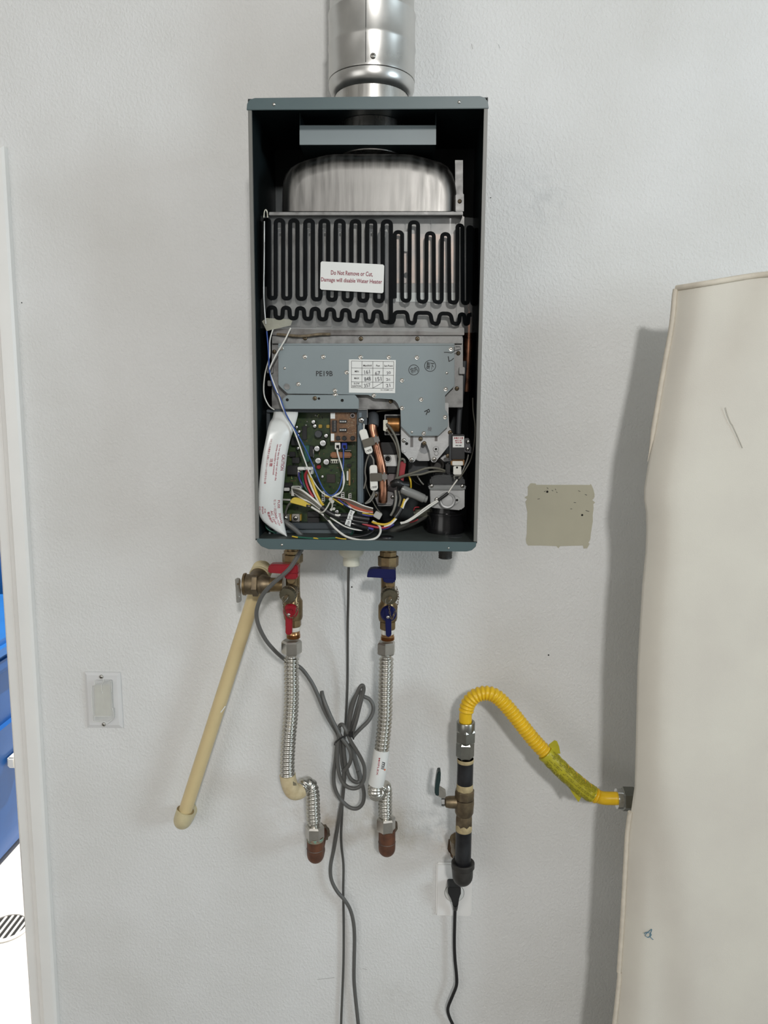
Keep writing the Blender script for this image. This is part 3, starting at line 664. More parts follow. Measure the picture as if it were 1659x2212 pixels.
for s, u, v, w, h in (('Manifold', 0.378, 0.16, 18, 4.2), ('Fan', 0.628, 0.16, 8, 4), ('Set-Point', 0.875, 0.16, 19, 4), ('MIN', 0.125, 0.385, 8.5, 4), ('MAX', 0.125, 0.64, 10.5, 4), ('SLOW', 0.125, 0.835, 12.5, 3.8), ('IGNITION', 0.125, 0.935, 19, 3.8)):
    ptext(s, *tl(u, v), w, h, 0.1803, black_ink, tbl)
for s, u, v, w, h in (('161', 0.37, 0.40, 12, 9), ('67', 0.62, 0.44, 12, 8), ('20', 0.88, 0.42, 9, 6), ('848', 0.38, 0.66, 14, 9), ('151', 0.64, 0.66, 13, 9), ('2c', 0.87, 0.66, 9, 6), ('357', 0.375, 0.90, 14, 8), ('21', 0.87, 0.89, 9, 7)):
    ptext(s, *tl(u, v), w, h, 0.1803, grey_ink, tbl, -8)
ptext('D1-03688 ( 6 )', *C3(948, 507), 26, 3.2, 0.1803, black_ink, tbl)
ptext('PE19B', *C3(500, 388), 36, 11.5, 0.1797, black_ink, mn)
ptext('R', *C3(1240, 664), 10, 12, 0.1797, black_ink, mn, 62)
for x, y, r in ((1141, 362, 11), (1258, 333, 12)):
    cx_, cy_ = C3(x, y); pline('stamp_ring', [(cx_ + r * math.cos(a * 0.3142), cy_ + r * math.sin(a * 0.3142)) for a in range(20)], 1.3, 0.1797, black_ink, mn, True)
ptext('宗内', *C3(1141, 362), 15, 12, 0.1797, black_ink, mn, -20); ptext('製下', *C3(1258, 333), 16, 16, 0.1797, black_ink, mn, 8)
ptext('検', *C3(1255, 786), 9, 10, 0.1797, grey_ink, mn, 10); ptext('レ', *C3(1408, 282), 13, 12, 0.1797, black_ink, mn, -8)
pline('pen_mark', [C3(x, y) for x, y in ((1357, 236), (1380, 236), (1410, 240), (1432, 228), (1430, 195))], 1.6, 0.1797, black_ink, mn)
pline('pen_mark', [C3(x, y) for x, y in ((1440, 196), (1470, 196), (1480, 212), (1440, 222))], 1.6, 0.1797, black_ink, mn)
ub = prism('board_bracket', [(610, 862), (621, 853), (767, 853), (775, 863), (775, 883.5), (615, 883.5), (610, 876)], 0.183, 0.004, plate_paint, H, 0.0007)
for x, y in ((234, 576), (628, 580)): hole(*C3(x, y), 0.1833, 3.2, ub)
screw(*C3(432, 565), 0.183, 4.6, ub, 'dark'); hole(*C3(461, 567), 0.1833, 2.6, ub); screw(*C3(578, 545), 0.181, 6, mn, 'rivet', 'rivet')

# ------------------------------------------------------------------ control board in its tray
tr_ = prism('board_tray', rect(577, 886, 786, 1162), 0.122, 0.02, dark_grey, H, 0.001)
pbox('tray_rim', 576, 884.5, 772, 891, 0.166, 0.045, dark_grey, tr_, 0.001)
pbox('tray_rim', 575.5, 884.5, 583, 1140, 0.160, 0.04, dark_grey, tr_, 0.001)
pbox('tray_rim', 772, 888, 784.5, 1090, 0.164, 0.045, mat('tray_blue_grey', (0.13, 0.17, 0.20, 1), 0.4), tr_, 0.0025)
pbox('tray_rim', 577, 1130, 786, 1143, 0.158, 0.04, dark_grey, tr_, 0.001)
prism('tray_ear', [(771, 885), (793, 885), (793, 918), (771, 918)], 0.163, 0.003, dark_grey, tr_, 0.0006)
pline('ear_flange', [(771, 884.8), (793.5, 884.8), (793.5, 902)], 2.2, 0.166, zinc, tr_)
screw(780.5, 907.5, 0.163, 6.6, tr_)
bd = prism('circuit_board', rect(583, 890, 771, 1130), 0.138, 0.0016, pcb, H, 0)
def comp(name, x0, y0, x1, y1, d, m, bev=0.0006, f=C4, parent=None):
    a, b = f(x0, y0), f(x1, y1); return pbox(name, a[0], a[1], b[0], b[1], d, d - 0.1382, m, parent or bd, bev)
silver_top = mat('capacitor_top', (0.72, 0.72, 0.72, 1), 0.3, 0.6, var=0.1)
def capacitor(x, y, r, h=0.012, f=C4, s=6.506):
    px, py = f(x, y); o = cyl('capacitor', px, py, 0.1381, 0.138 + h, r / s, black_gloss, bd, 16)
    rr_ = r / s * mpp(px, py, 0.138 + h) * 0.86; c = P(px, py, 0.138 + h)
    bm = bmesh.new(); add_lathe(bm, c, (0, -1, 0), [(0, rr_), (0.0003, rr_), (0.0004, rr_ * 0.9)], 16)
    add_box(bm, (c.x - rr_ * 0.8, c.y - 0.0006, c.z - rr_ * 0.05), (c.x + rr_ * 0.8, c.y - 0.0003, c.z + rr_ * 0.05), mi=1)
    finish('capacitor_top', bm, [silver_top, void], bd)
for x, y, r, h in ((858, 270, 28, .008), (878, 328, 26, .008), (1037, 465, 28, .010), (992, 568, 47, .016), (908, 645, 42, .016), (925, 815, 45, .018), (1040, 832, 45, .018), (655, 408, 22, .008), (622, 345, 20, .008), (640, 640, 20, .008), (985, 1040, 20, .006), (1188, 1535, 30, .012), (645, 460, 18, .007)):
    capacitor(x, y, r, h)
cyl('coil', *C4(925, 440), 0.1381, 0.150, 52 / 6.506, slate, bd, 20)
comp('microchip', 1045, 1005, 1166, 1126, 0.1405, mat('chip_black', (0.028, 0.020, 0.016, 1), 0.5))
comp('film_capacitor', 1097, 695, 1392, 775, 0.150, mat('orange_brown', (0.30, 0.13, 0.055, 1), 0.45), 0.002)
comp('green_capacitor', 728, 600, 800, 832, 0.152, mat('dark_green_block', (0.012, 0.085, 0.055, 1), 0.4), 0.001)
comp('yellow_capacitor', 930, 306, 980, 356, 0.1415, mat('tantalum_yellow', (0.42, 0.28, 0.03, 1), 0.4)); comp('yellow_capacitor', 1040, 310, 1086, 356, 0.1415, MATS['tantalum_yellow'])
cyl('red_lamp', *C4(932, 902), 0.1381, 0.146, 4.6, mat('red_lens', (0.30, 0.012, 0.02, 1), 0.3), bd, 14)
for x0, y0, x1, y1, d in ((490, 885, 640, 1010, .152), (545, 480, 645, 600, .150), (775, 1530, 940, 1605, .150), (775, 1615, 940, 1690, .150), (560, 770, 660, 850, .148), (800, 610, 860, 760, .149), (880, 1060, 945, 1120, .145), (450, 1130, 560, 1190, .150), (1330, 860, 1390, 905, .142), (880, 1140, 945, 1200, .145), (700, 330, 765, 520, .142), (520, 690, 600, 760, .146)):
    comp('relay', x0, y0, x1, y1, d, black, 0.0008)
comp('heat_fin', 852, 655, 866, 770, 0.158, chrome, 0.0004)
comp('thin_resistor', 1355, 930, 1378, 1165, 0.1445, mat('resistor_tan', (0.45, 0.26, 0.10, 1), 0.5)); comp('header_pins', 1325, 960, 1350, 1095, 0.144, white)
comp('jumper_wire', 1270, 668, 1390, 680, 0.152, chrome, 0.0004)
# brown daughter board
db = prism('switch_board', [CK(860, 190), CK(1385, 160), CK(1385, 770), CK(870, 778)], 0.158, 0.0016, brown_pcb, H, 0)
def bcomp(name, x0, y0, x1, y1, d, m, bev=0.0004):
    a, b = CK(x0, y0), CK(x1, y1); return pbox(name, a[0], a[1], b[0], b[1], d, d - 0.1581, m, db, bev)
for y0 in (322, 490):
    bcomp('dip_switch', 1040, y0 + 18, 1190, y0 + 84, 0.1620, black)
    for k in range(4): bcomp('switch_slider', 1053 + 34 * k, y0 + 40, 1071 + 34 * k, y0 + 66, 0.1626, label_white, 0.0002)
bcomp('edge_connector', 895, 350, 985, 582, 0.164, black)
for k in range(7): bcomp('pin', 938, 366 + 31 * k, 966, 374 + 31 * k, 0.1646, nickel, 0)
bcomp('white_tag', 866, 203, 956, 318, 0.1586, label_white, 0); bcomp('white_tag', 872, 615, 940, 758, 0.1586, label_white, 0)
for x in (1018, 1140, 1305):
    cyl('push_button', *CK(x, 705), 0.1581, 0.1612, 4.6, black, db, 16); cyl('button_ring', *CK(x, 705), 0.1581, 0.1605, 5.2, nickel, db, 16)
cyl('board_screw', *CK(1305, 255), 0.1581, 0.1605, 5.8, mat('mauve_washer', (0.22, 0.19, 0.18, 1), 0.4, 0.6), db, 20); hole(*CK(1305, 255), 0.1607, 3, db, 'screw_socket')
bm = bmesh.new()
for i in range(60):
    x, y = random.uniform(1180, 1370), random.uniform(215, 660)
    a = P(*CK(x, y), 0.1583); s = random.uniform(0.0003, 0.0008); add_box(bm, (a.x - s * 1.6, a.y - 0.0006, a.z - s * 0.6), (a.x + s * 1.6, a.y, a.z + s * 0.6))
finish('solder_specks', bm, mat('solder', (0.34, 0.26, 0.18, 1), 0.35, 0.4), db, 0)['kind'] = 'stuff'
bm = bmesh.new()
for i in range(230):
    x, y = random.uniform(500, 1440), random.uniform(150, 1660)
    a = P(*C4(x, y), 0.1382); s = random.uniform(0.0004, 0.0012); k = random.choice((0.5, 1.0, 2.0))
    add_box(bm, (a.x - s * k, a.y - s * random.uniform(0.6, 2.4), a.z - s / k), (a.x + s * k, a.y, a.z + s / k), mi=random.choice((0, 0, 0, 1, 2, 3)))
finish('small_components', bm, [black, mat('dull_solder', (0.30, 0.30, 0.28, 1), 0.4, 0.3), mat('board_print', (0.22, 0.28, 0.10, 1), 0.6), mat('brown_component', (0.14, 0.07, 0.04, 1), 0.5)], bd, 0)['kind'] = 'stuff'
def connector(x0, y0, x1, y1, d, m=white, n=0, f=C4, vertical=False):
    a, b = f(x0, y0), f(x1, y1); o = pbox('plug_housing', a[0], a[1], b[0], b[1], d, d - 0.1382, m, bd, 0.0006)
    for k in range(n):
        if vertical: q = (a[0] + (b[0] - a[0]) * 0.3, a[1] + (b[1] - a[1]) * (k + 0.25) / n, b[0] - (b[0] - a[0]) * 0.1, a[1] + (b[1] - a[1]) * (k + 0.8) / n)
        else: q = (a[0] + (b[0] - a[0]) * (k + 0.25) / n, a[1] + (b[1] - a[1]) * 0.35, a[0] + (b[0] - a[0]) * (k + 0.8) / n, a[1] + (b[1] - a[1]) * 0.9)
        pbox('plug_slot', *q, d + 0.0003, 0.0006, void, bd, 0)
    return o
connector(635, 905, 852, 945, 0.156, white); connector(638, 945, 652, 1040, 0.152, white); connector(818, 905, 852, 1005, 0.150, white); connector(660, 945, 700, 985, 0.148, white, 1)
connector(1160, 562, 1237, 655, 0.155, white, 1); connector(1256, 565, 1330, 655, 0.155, mat('blue_plug', (0.012, 0.035, 0.32, 1), 0.35), 1)
connector(1100, 795, 1212, 850, 0.146, ivory, 4); connector(548, 1176, 680, 1312, 0.155, white, 4, vertical=True); connector(1245, 1262, 1292, 1345, 0.150, white, 3, vertical=True); connector(1350, 1280, 1392, 1352, 0.150, white, 3, vertical=True); connector(975, 1250, 1010, 1400, 0.152, white, 5, vertical=True); connector(445, 1195, 520, 1240, 0.150, label_white)
for x in (465, 608):
    comp('fuse_clip', x - 55, 1565, x + 58, 1672, 0.150, nickel, 0.001); comp('amber_insert', x + 62, 1570, x + 80, 1660, 0.148, MATS['tantalum_yellow'])
    screw(*C4(x, 1620), 0.150, 5.2, bd, 'bright')

# folded white caution sheet hooked over the tray
L_ = [(295, 138, .168), (292, 180, .172), (275, 240, .176), (235, 300, .184), (210, 380, .190), (195, 450, .194), (165, 600, .198), (125, 800, .202), (95, 1000, .204), (75, 1200, .206), (62, 1400, .206), (58, 1500, .205), (58, 1600, .203), (64, 1680, .200), (85, 1760, .197), (130, 1830, .194), (215, 1900, .191), (320, 1972, .188), (420, 2028, .186), (498, 2064, .184)]
R_ = [(668, 138, .166), (668, 180, .168), (655, 240, .170), (638, 300, .173), (612, 380, .176), (588, 450, .178), (540, 600, .180), (500, 800, .182), (478, 1000, .183), (457, 1200, .183), (440, 1400, .182), (433, 1480, .181), (430, 1560, .180), (432, 1630, .179), (436, 1700, .178), (444, 1780, .178), (456, 1860, .179), (470, 1930, .180), (484, 2000, .182), (501, 2066, .184)]
NR = len(L_)
def sheet(u, v, lift=0.0):
    f = max(0.0, min(v, 1.0)) * (NR - 1); i = min(int(f), NR - 2); t = f - i
    a = [L_[i][k] * (1 - t) + L_[i + 1][k] * t for k in range(3)]; b = [R_[i][k] * (1 - t) + R_[i + 1][k] * t for k in range(3)]
    q = [a[k] * (1 - u) + b[k] * u for k in range(3)]; return P(*CS(q[0], q[1]), q[2] + 0.0035 * math.sin(math.pi * u) + lift)
bm = bmesh.new(); NV = 60; NU = 8
g = [[bm.verts.new(sheet(j / NU, i / NV)) for j in range(NU + 1)] for i in range(NV + 1)]
for i in range(NV):
    for j in range(NU):
        try: bm.faces.new((g[i][j], g[i][j + 1], g[i + 1][j + 1], g[i + 1][j]))
        except ValueError: pass
bmesh.ops.remove_doubles(bm, verts=bm.verts, dist=1e-6)
cs = finish('caution_sheet', bm, sheet_white, H, 80); cs['label'] = 'curled white plastic sheet printed with a red caution'
sm = cs.modifiers.new('thickness', 'SOLIDIFY'); sm.thickness = 0.0004; sm.offset = 1
def row_of(y):                                # v of the sheet for a crop row near its right edge
    for i in range(NR - 1):
        if R_[i][1] <= y <= R_[i + 1][1]: return (i + (y - R_[i][1]) / (R_[i + 1][1] - R_[i][1])) / (NR - 1)
    return 1.0
def sheet_text(s, u0, u1, y0, y1, m=red_ink):
    v0, v1 = row_of(y0), row_of(y1)
    lettering(s, lambda a, b: sheet(u0 + (u1 - u0) * b, v0 + (v1 - v0) * a, 0.0009), m, cs)
sheet_text('CAUTION', 0.80, 0.93, 800, 1045, wine_ink)
sheet_text('Do not take this cover out when the', 0.615, 0.69, 640, 1200); sheet_text('remote controller is connected', 0.505, 0.58, 640, 1110)
sheet_text('注意', 0.335, 0.46, 860, 985); sheet_text('リモコンを接続する際にこのシールを抜かない事', 0.19, 0.275, 560, 1250)
sheet_text('FUSE', 0.80, 0.89, 1500, 1620); sheet_text('ヒューズ', 0.64, 0.74, 1490, 1640)
sheet_text('POWER', 0.80, 0.90, 1700, 1860); sheet_text('CONNECTION', 0.62, 0.73, 1640, 1880); sheet_text('AC 120V', 0.48, 0.58, 1640, 1860); sheet_text('電源接続', 0.34, 0.44, 1650, 1820); sheet_text('Ca', 0.235, 0.30, 1600, 1660); sheet_text('Plea', 0.135, 0.20, 1570, 1670); sheet_text('Cl', 0.03, 0.09, 1560, 1610)

# ------------------------------------------------------------------ tray of parts below the burner: solenoid, copper pipe, gas valve
sf = prism('solenoid_frame', [C5(x, y) for x, y in ((403, 145), (605, 145), (605, 400), (403, 400))], 0.150, 0.03, zinc, H, 0.0008)
pbox('frame_opening', *C5(418, 160), *C5(598, 385), 0.1504, 0.001, void, sf, 0)
bm = bmesh.new(); a = P(*C5(512, 272), 0.146); r = 0.0135
add_lathe(bm, (a.x - 0.0105, -0.143, a.z), (1, 0, 0), [(0, r), (0.021, r)], 24); finish('copper_coil', bm, mat('enamelled_copper', (0.34, 0.16, 0.05, 1), 0.3, 0.6, var=0.3, vscale=200, stretch=(1, 0.1, 0.1)), sf, 35)
pc = prism('coil_plug', [C5(x, y) for x, y in ((388, 213), (441, 213), (441, 270), (420, 275), (420, 300), (441, 303), (438, 358), (388, 345))], 0.162, 0.012, ivory, sf, 0.0006)
tube('rubber_elbow', [(799, 895, 0.13), (806, 899, 0.148), (807, 909, 0.156), (806, 920, 0.16)], 0.0088, slate, H, 14)
cpath = [(804.6, 912, .158), (805, 930, .160), (810, 950, .163), (817, 978, .165), (824, 1006, .166), (827, 1030, .166), (828, 1050, .166), (827.5, 1072, .166), (827, 1084, .164)]
tube('copper_pipe', cpath, 0.0073, copper, H, 18)
fp = prism('pipe_flange', [C5(x, y) for x, y in ((262, 1105), (330, 1100), (350, 1095), (445, 1095), (500, 1110), (520, 1120), (528, 1180), (500, 1270), (320, 1270))], 0.150, 0.004, mat('dull_plate', (0.30, 0.29, 0.29, 1), 0.4, 0.7), H, 0.0008)
screw(*C5(295, 1145), 0.150, 4.6, fp, 'dark'); screw(*C5(505, 1165), 0.150, 4.6, fp, 'bright')
prism('flange_lip', [C5(x, y) for x, y in ((318, 1262), (498, 1258), (480, 1276), (325, 1278))], 0.158, 0.008, zinc, fp, 0.0005)
def fuse_clip(cx1, cy1, cx2, cy2, cx3, cy3, ang, txt):
    t = prism('thermal_fuse', [C5(*p) for p in [(cx1 + x * math.cos(math.radians(ang)) - y * math.sin(math.radians(ang)), cy1 + x * math.sin(math.radians(ang)) + y * math.cos(math.radians(ang))) for x, y in ((-48, -60), (-30, -78), (28, -78), (46, -60), (46, 215), (26, 235), (-30, 235), (-48, 215))]], 0.178, 0.009, white, H, 0.001)
    w = rotrect(cx2, cy2, 148, 100, ang); prism('spring_clip', [C5(*p) for p in w], 0.181, 0.012, mat('clip_steel', (0.17, 0.16, 0.135, 1), 0.35, 0.9, var=0.1), t, 0.0008)
    w = rotrect(cx3, cy3, 66, 112, ang); prism('clip_bend', [C5(*p) for p in w], 0.1825, 0.014, chrome, t, 0.003)
    a = math.radians(ang); bx_, by_ = cx1 - 195 * math.sin(a), cy1 + 195 * math.cos(a)
    flat_print(*C5(bx_, by_), 13, 5, 2, 0.1784, black_ink, t, ang - 6, 5)
fuse_clip(152, 405, 205, 490, 305, 455, -17, 'E 14-9900'); fuse_clip(268, 850, 300, 920, 402, 918, -2, 'E 14-9901')
ind = pbox('indicator_box', *C5(385, 645), *C5(558, 785), 0.146, 0.02, label_white, H, 0.0008)
cyl('dial_mark', *C5(443, 692), 0.1455, 0.1464, 6, void, ind, 16); pline('dial_ring', [(C5(443, 692)[0] + 7.6 * math.cos(k * 0.3927), C5(443, 692)[1] + 7.6 * math.sin(k * 0.3927)) for k in range(16)], 1, 0.1465, black_ink, ind, True)
pbox('dark_module', *C5(360, 490), *C5(545, 640), 0.142, 0.03, black, H); pbox('dark_module', *C5(440, 790), *C5(555, 870), 0.142, 0.03, black, H)
pbox('water_valve_body', *C5(440, 880), *C5(560, 1110), 0.138, 0.04, mat('mauve_grey', (0.24, 0.20, 0.20, 1), 0.45, 0.3), H, 0.002)
cyl('valve_port', *C5(430, 985), 0.130, 0.142, 7.5, mat('mauve_ring', (0.30, 0.25, 0.24, 1), 0.4, 0.4), H)
prism('dark_bracket', [C5(x, y) for x, y in ((700, 720), (930, 700), (960, 860), (700, 900))], 0.125, 0.01, slate, H, 0.001)

# gas control casting
CASTP = [(607, 288), (745, 408), (1055, 408), (1135, 335), (1198, 310), (1250, 372), (1240, 480), (1190, 540), (1110, 640), (1055, 690), (1042, 735), (982, 735), (975, 688), (957, 590), (932, 505), (895, 470), (850, 490), (832, 560), (830, 618), (792, 680), (772, 735), (712, 735), (700, 680), (622, 622), (607, 590)]
ct = prism('valve_casting', [C5(x, y) for x, y in CASTP], 0.170, 0.02, cast_al, H, 0.0012)
prism('casting_web', [C5(x, y) for x, y in ((800, 470), (980, 470), (980, 700), (960, 720), (820, 720), (790, 700))], 0.156, 0.02, cast_al, ct, 0.001)
prism('casting_port', [C5(x, y) for x, y in ((842, 520), (870, 485), (915, 488), (945, 560), (950, 610), (900, 635), (845, 610))], 0.1565, 0.001, mat('port_metal', (0.30, 0.31, 0.32, 1), 0.4, 0.5), ct, 0)
pbox('casting_rail', *C5(600, 0), *C5(612, 300), 0.172, 0.02, zinc, ct, 0.0005)
prism('casting_arm', [C5(x, y) for x, y in ((1140, 0), (1195, 0), (1195, 300), (1250, 372), (1140, 350), (1140, 210), (1165, 190), (1140, 160))], 0.168, 0.02, cast_al, ct, 0.001)
for x0, y0, x1, y1 in ((724, 408, 758, 548), (1025, 408, 1058, 475)): pbox('slot', *C5(x0, y0), *C5(x1, y1), 0.1704, 0.0008, mat('slot_grey', (0.15, 0.14, 0.135, 1), 0.6), ct, 0)
for x, y, k, r in ((645, 467, 'bright', 4.8), (850, 447, 'dark', 4.8), (895, 500, 'dark', 4.6), (740, 703, 'bright', 4.8), (1017, 697, 'bright', 4.8), (1187, 655, 'dark', 4.8), (1215, 367, 'dark', 5)): screw(*C5(x, y), 0.1702, r, ct, k)
for x, y, r in ((650, 600, 3.2), (1040, 573, 6), (1045, 628, 4)): cyl('boss', *C5(x, y), 0.168, 0.1725, r, cast_al, ct, 16)
hole(*C5(1040, 573), 0.1728, 2.6, ct); hole(*C5(678, 505), 0.1705, 3.2, ct)
prism('casting_foot', [C5(x, y) for x, y in ((1090, 690), (1160, 640), (1240, 640), (1240, 720), (1110, 730))], 0.150, 0.02, cast_al, ct, 0.001)
ic = prism('ignition_coil', [C5(x, y) for x, y in ((1232, 392), (1394, 392), (1394, 700), (1232, 700))], 0.184, 0.03, black, H, 0.001)
prism('side_frame', [C5(x, y) for x, y in ((1205, 380), (1240, 385), (1240, 720), (1205, 720))], 0.178, 0.02, slate, ic, 0.0006)
il = pbox('coil_label', *C5(1248, 415), *C5(1388, 552), 0.1845, 0.0005, label_white, ic, 0)
ptext('高電圧注意', *C5(1318, 437), 20, 5, 0.1848, red_ink, il); flat_print(*C5(1318, 482), 15, 8, 2, 0.1848, red_ink, il, 0, 3); flat_print(*C5(1318, 528), 13, 4, 1, 0.1848, grey_ink, il, 0, 4)
prism('amber_bobbin', [C5(x, y) for x, y in ((1222, 700), (1392, 700), (1388, 775), (1228, 775))], 0.176, 0.02, mat('amber_plastic', (0.32, 0.16, 0.05, 1), 0.4), ic, 0.0008)
pbox('coil_socket', *C5(1242, 722), *C5(1374, 775), 0.180, 0.01, white, ic); pbox('coil_plug', *C5(1256, 785), *C5(1354, 890), 0.184, 0.012, white, ic, 0.001); hole(*C5(1300, 800), 0.1845, 2.2, ic)
cb = prism('coil_bracket', [C5(x, y) for x, y in ((1394, 440), (1440, 435), (1462, 470), (1462, 540), (1480, 545), (1480, 625), (1394, 610))], 0.172, 0.003, mat('dark_bracket_metal', (0.10, 0.10, 0.105, 1), 0.4, 0.5), ic, 0.0006)
screw(*C5(1437, 483), 0.172, 4.8, ic, 'bright'); screw(*C5(1430, 573), 0.172, 4.4, ic, 'bright')
pbox('black_knob', *C5(1160, 745), *C5(1215, 880), 0.168, 0.03, black, H, 0.002)
c = P(*C5(1062, 770), 0.150)
lathe('union_ring', (c.x, -0.12, c.z), (0, -1, 0), [(0, 0.012), (0.03, 0.0115), (0.033, 0.010), (0.031, 0.0075), (0.02, 0.007)], iron_cast, H, 24)
gvc = P(962, 1060, 0.125)
gv = prism('gas_valve', [C5(x, y) for x, y in ((965, 1045), (1395, 1045), (1393, 1300), (1345, 1310), (1340, 1330), (1010, 1300), (975, 1290))], 0.164, 0.05, cast_al, H, 0.0022)
prism('valve_rim', [C5(x, y) for x, y in ((945, 1020), (1412, 1022), (1412, 1052), (1395, 1080), (965, 1078), (945, 1052))], 0.169, 0.06, mat('grey_metal_rim', (0.26, 0.27, 0.27, 1), 0.4, 0.6), gv, 0.0015)
prism('motor_cap', [C5(x, y) for x, y in ((965, 930), (1000, 905), (1100, 888), (1330, 892), (1395, 930), (1400, 1025), (962, 1025))], 0.163, 0.05, mat('motor_grey', (0.075, 0.078, 0.08, 1), 0.32, 0.5), gv, 0.004)
prism('motor_band', [C5(x, y) for x, y in ((1010, 870), (1250, 868), (1300, 925), (1000, 930))], 0.155, 0.04, mat('motor_dark', (0.045, 0.047, 0.05, 1), 0.3, 0.5), gv, 0.003)
for x, y in ((988, 1027), (1366, 1030)): screw(*C5(x, y), 0.1695, 4, gv, 'bright')
prism('valve_flange', [C5(x, y) for x, y in ((1020, 1195), (1035, 1175), (1150, 1108), (1200, 1106), (1325, 1170), (1340, 1195), (1325, 1230), (1230, 1285), (1190, 1292), (1140, 1285), (1035, 1225))], 0.1685, 0.005, cast_al, gv, 0.001)
lathe('flange_boss', P(*C5(1180, 1205), 0.168), (0, -1, 0), [(0, 0.0135), (0.003, 0.0135), (0.0042, 0.0122), (0.0038, 0.0095), (0.0056, 0.0088), (0.006, 0.002)], cast_al, gv, 28)
hole(*C5(1300, 1203), 0.169, 2.6, gv); screw(*C5(1050, 1195), 0.1685, 4.6, gv, 'bright')
c = P(962, 1120, 0.125)
gi = lathe('gas_inlet', (c.x, -0.125, HZ0 + 0.0005), (0, 0, 1), [(0, 0.031), (0.012, 0.031), (0.022, 0.029), (0.030, 0.029), (0.0305, 0.0315), (0.034, 0.0315), (0.0345, 0.027), (0.060, 0.026)], black_gloss, H, 36)
# grey heater tube and its rubber boots
bm = bmesh.new(); pth = spline([P(*C5(x, y), d) for x, y, d in ((612, 1062, .176), (660, 1085, .176), (780, 1135, .174), (880, 1180, .172), (925, 1195, .171))], 8)
rad = [0.0050 if i < 3 else 0.0072 if i < 26 else 0.0058 for i in range(len(pth))]; add_sweep(bm, pth, rad, 16); finish('grey_sleeve', bm, mat('translucent_grey_sleeve', (0.22, 0.22, 0.21, 1), 0.3), H, 50)
prism('red_connector', [C5(x, y) for x, y in ((600, 725), (660, 730), (668, 760), (635, 990), (612, 985), (580, 900))], 0.170, 0.008, mat('red_plug', (0.30, 0.022, 0.03, 1), 0.4), H, 0.001)
tube('black_knot', [(*C5(505, 1010), .168), (*C5(560, 985), .174), (*C5(620, 1010), .172), (*C5(690, 1020), .168)], 0.0062, black, H, 10)
tube('gas_hose', [(*C5(400, 1600), .12), (*C5(560, 1560), .13), (*C5(740, 1490), .13), (*C5(900, 1400), .12), (*C5(960, 1330), .11)], 0.0050, mat('olive_hose', (0.085, 0.085, 0.075, 1), 0.4), H, 10)
prism('olive_boot', [C5(x, y) for x, y in ((760, 1330), (985, 1300), (985, 1390), (860, 1430), (770, 1400))], 0.130, 0.02, mat('olive_plastic', (0.12, 0.12, 0.085, 1), 0.5), H, 0.003)

# ------------------------------------------------------------------ wiring of the heater
WCOL = {k: mat('wire_' + k, v, 0.4, var=0.08) for k, v in dict(white=(0.72, 0.71, 0.66, 1), grey=(0.20, 0.195, 0.175, 1), red=(0.36, 0.022, 0.035, 1), blue=(0.02, 0.07, 0.30, 1), violet=(0.05, 0.05, 0.25, 1), yellow=(0.62, 0.42, 0.03, 1), green=(0.010, 0.10, 0.065, 1), brown=(0.12, 0.05, 0.035, 1), orange=(0.42, 0.13, 0.03, 1), black=(0.012, 0.012, 0.012, 1), khaki=(0.13, 0.125, 0.10, 1)).items()}
WR = dict(white='white', grey='grey')
def wire(col, pts, r=0.0011, f=None, name=None):
    pts = [(*(f(p[0], p[1]) if f else (p[0], p[1])), p[2]) for p in pts]
    return tube(name or col.replace('khaki', 'grey').replace('violet', 'blue') + '_wire', pts, r, WCOL[col], H, 7, 6)
k4 = C4
wire('white', [(590, 710, .184), (583, 735, .186), (582, 770, .186), (572, 810, .182), (570, 850, .180), (580, 875, .178), (592, 885, .170)], 0.0011)
wire('white', [(628, 708, .187), (615, 735, .188), (597, 765, .188), (585, 790, .187), (583, 805, .187), (600, 850, .188), (610, 880, .188), (635, 930, .186), (655, 985, .184), (672, 1030, .178), (690, 1058, .176), (706, 1070, .175), (722, 1070, .174), (738, 1060, .172), (742, 1040, .170), (739, 1010, .166), (731, 985, .162), (728, 968, .158)], 0.0012)
wire('blue', [(576, 715, .184), (580, 760, .186), (582, 800, .187), (592, 835, .188), (606, 862, .188), (618, 895, .188), (638, 930, .186), (660, 970, .184), (680, 1015, .180), (696, 1052, .177), (712, 1070, .176), (726, 1064, .174), (736, 1045, .172), (741, 1010, .168), (742, 985, .162), (742, 968, .158)], 0.0012)
wire('white', [(1188, 640, .158), (1200, 720, .162), (1250, 880, .168), (1290, 1040, .170), (1285, 1150, .172), (1230, 1270, .174), (1120, 1325, .175)], 0.0011, k4)
for col, pts, r in (('violet', ((655, 985, .154), (660, 1060, .166), (700, 1140, .170), (725, 1180, .166)), .0016), ('green', ((700, 970, .154), (710, 1080, .170), (740, 1180, .174), (800, 1270, .176)), .0016),
                    ('red', ((775, 950, .154), (745, 1020, .168), (755, 1110, .176), (800, 1230, .180), (860, 1330, .182)), .0022), ('white', ((780, 985, .156), (800, 1090, .176), (850, 1220, .182), (930, 1380, .184), (985, 1440, .184)), .0020),
                    ('yellow', ((790, 985, .158), (830, 1080, .180), (890, 1240, .185), (960, 1390, .186), (1000, 1440, .185)), .0022), ('khaki', ((760, 985, .154), (800, 1120, .174), (880, 1300, .180), (960, 1430, .182)), .0016)):
    wire(col, pts, r, k4)
for k, (col, y, r) in enumerate((('white', 1200, .0018), ('khaki', 1218, .0019), ('grey', 1236, .0019), ('khaki', 1250, .0019), ('white', 1272, .0019), ('khaki', 1300, .0016))):
    wire(col, ((570 + 8 * k, y, .156), (680 + 6 * k, y + 22 + 14 * k, .176), (830, 1330 + 18 * k, .184 - .001 * k), (985, 1470 + 12 * k, .184)), r, k4)
wire('white', ((425, 1362, .160), (530, 1366, .170)), 0.0017, k4)
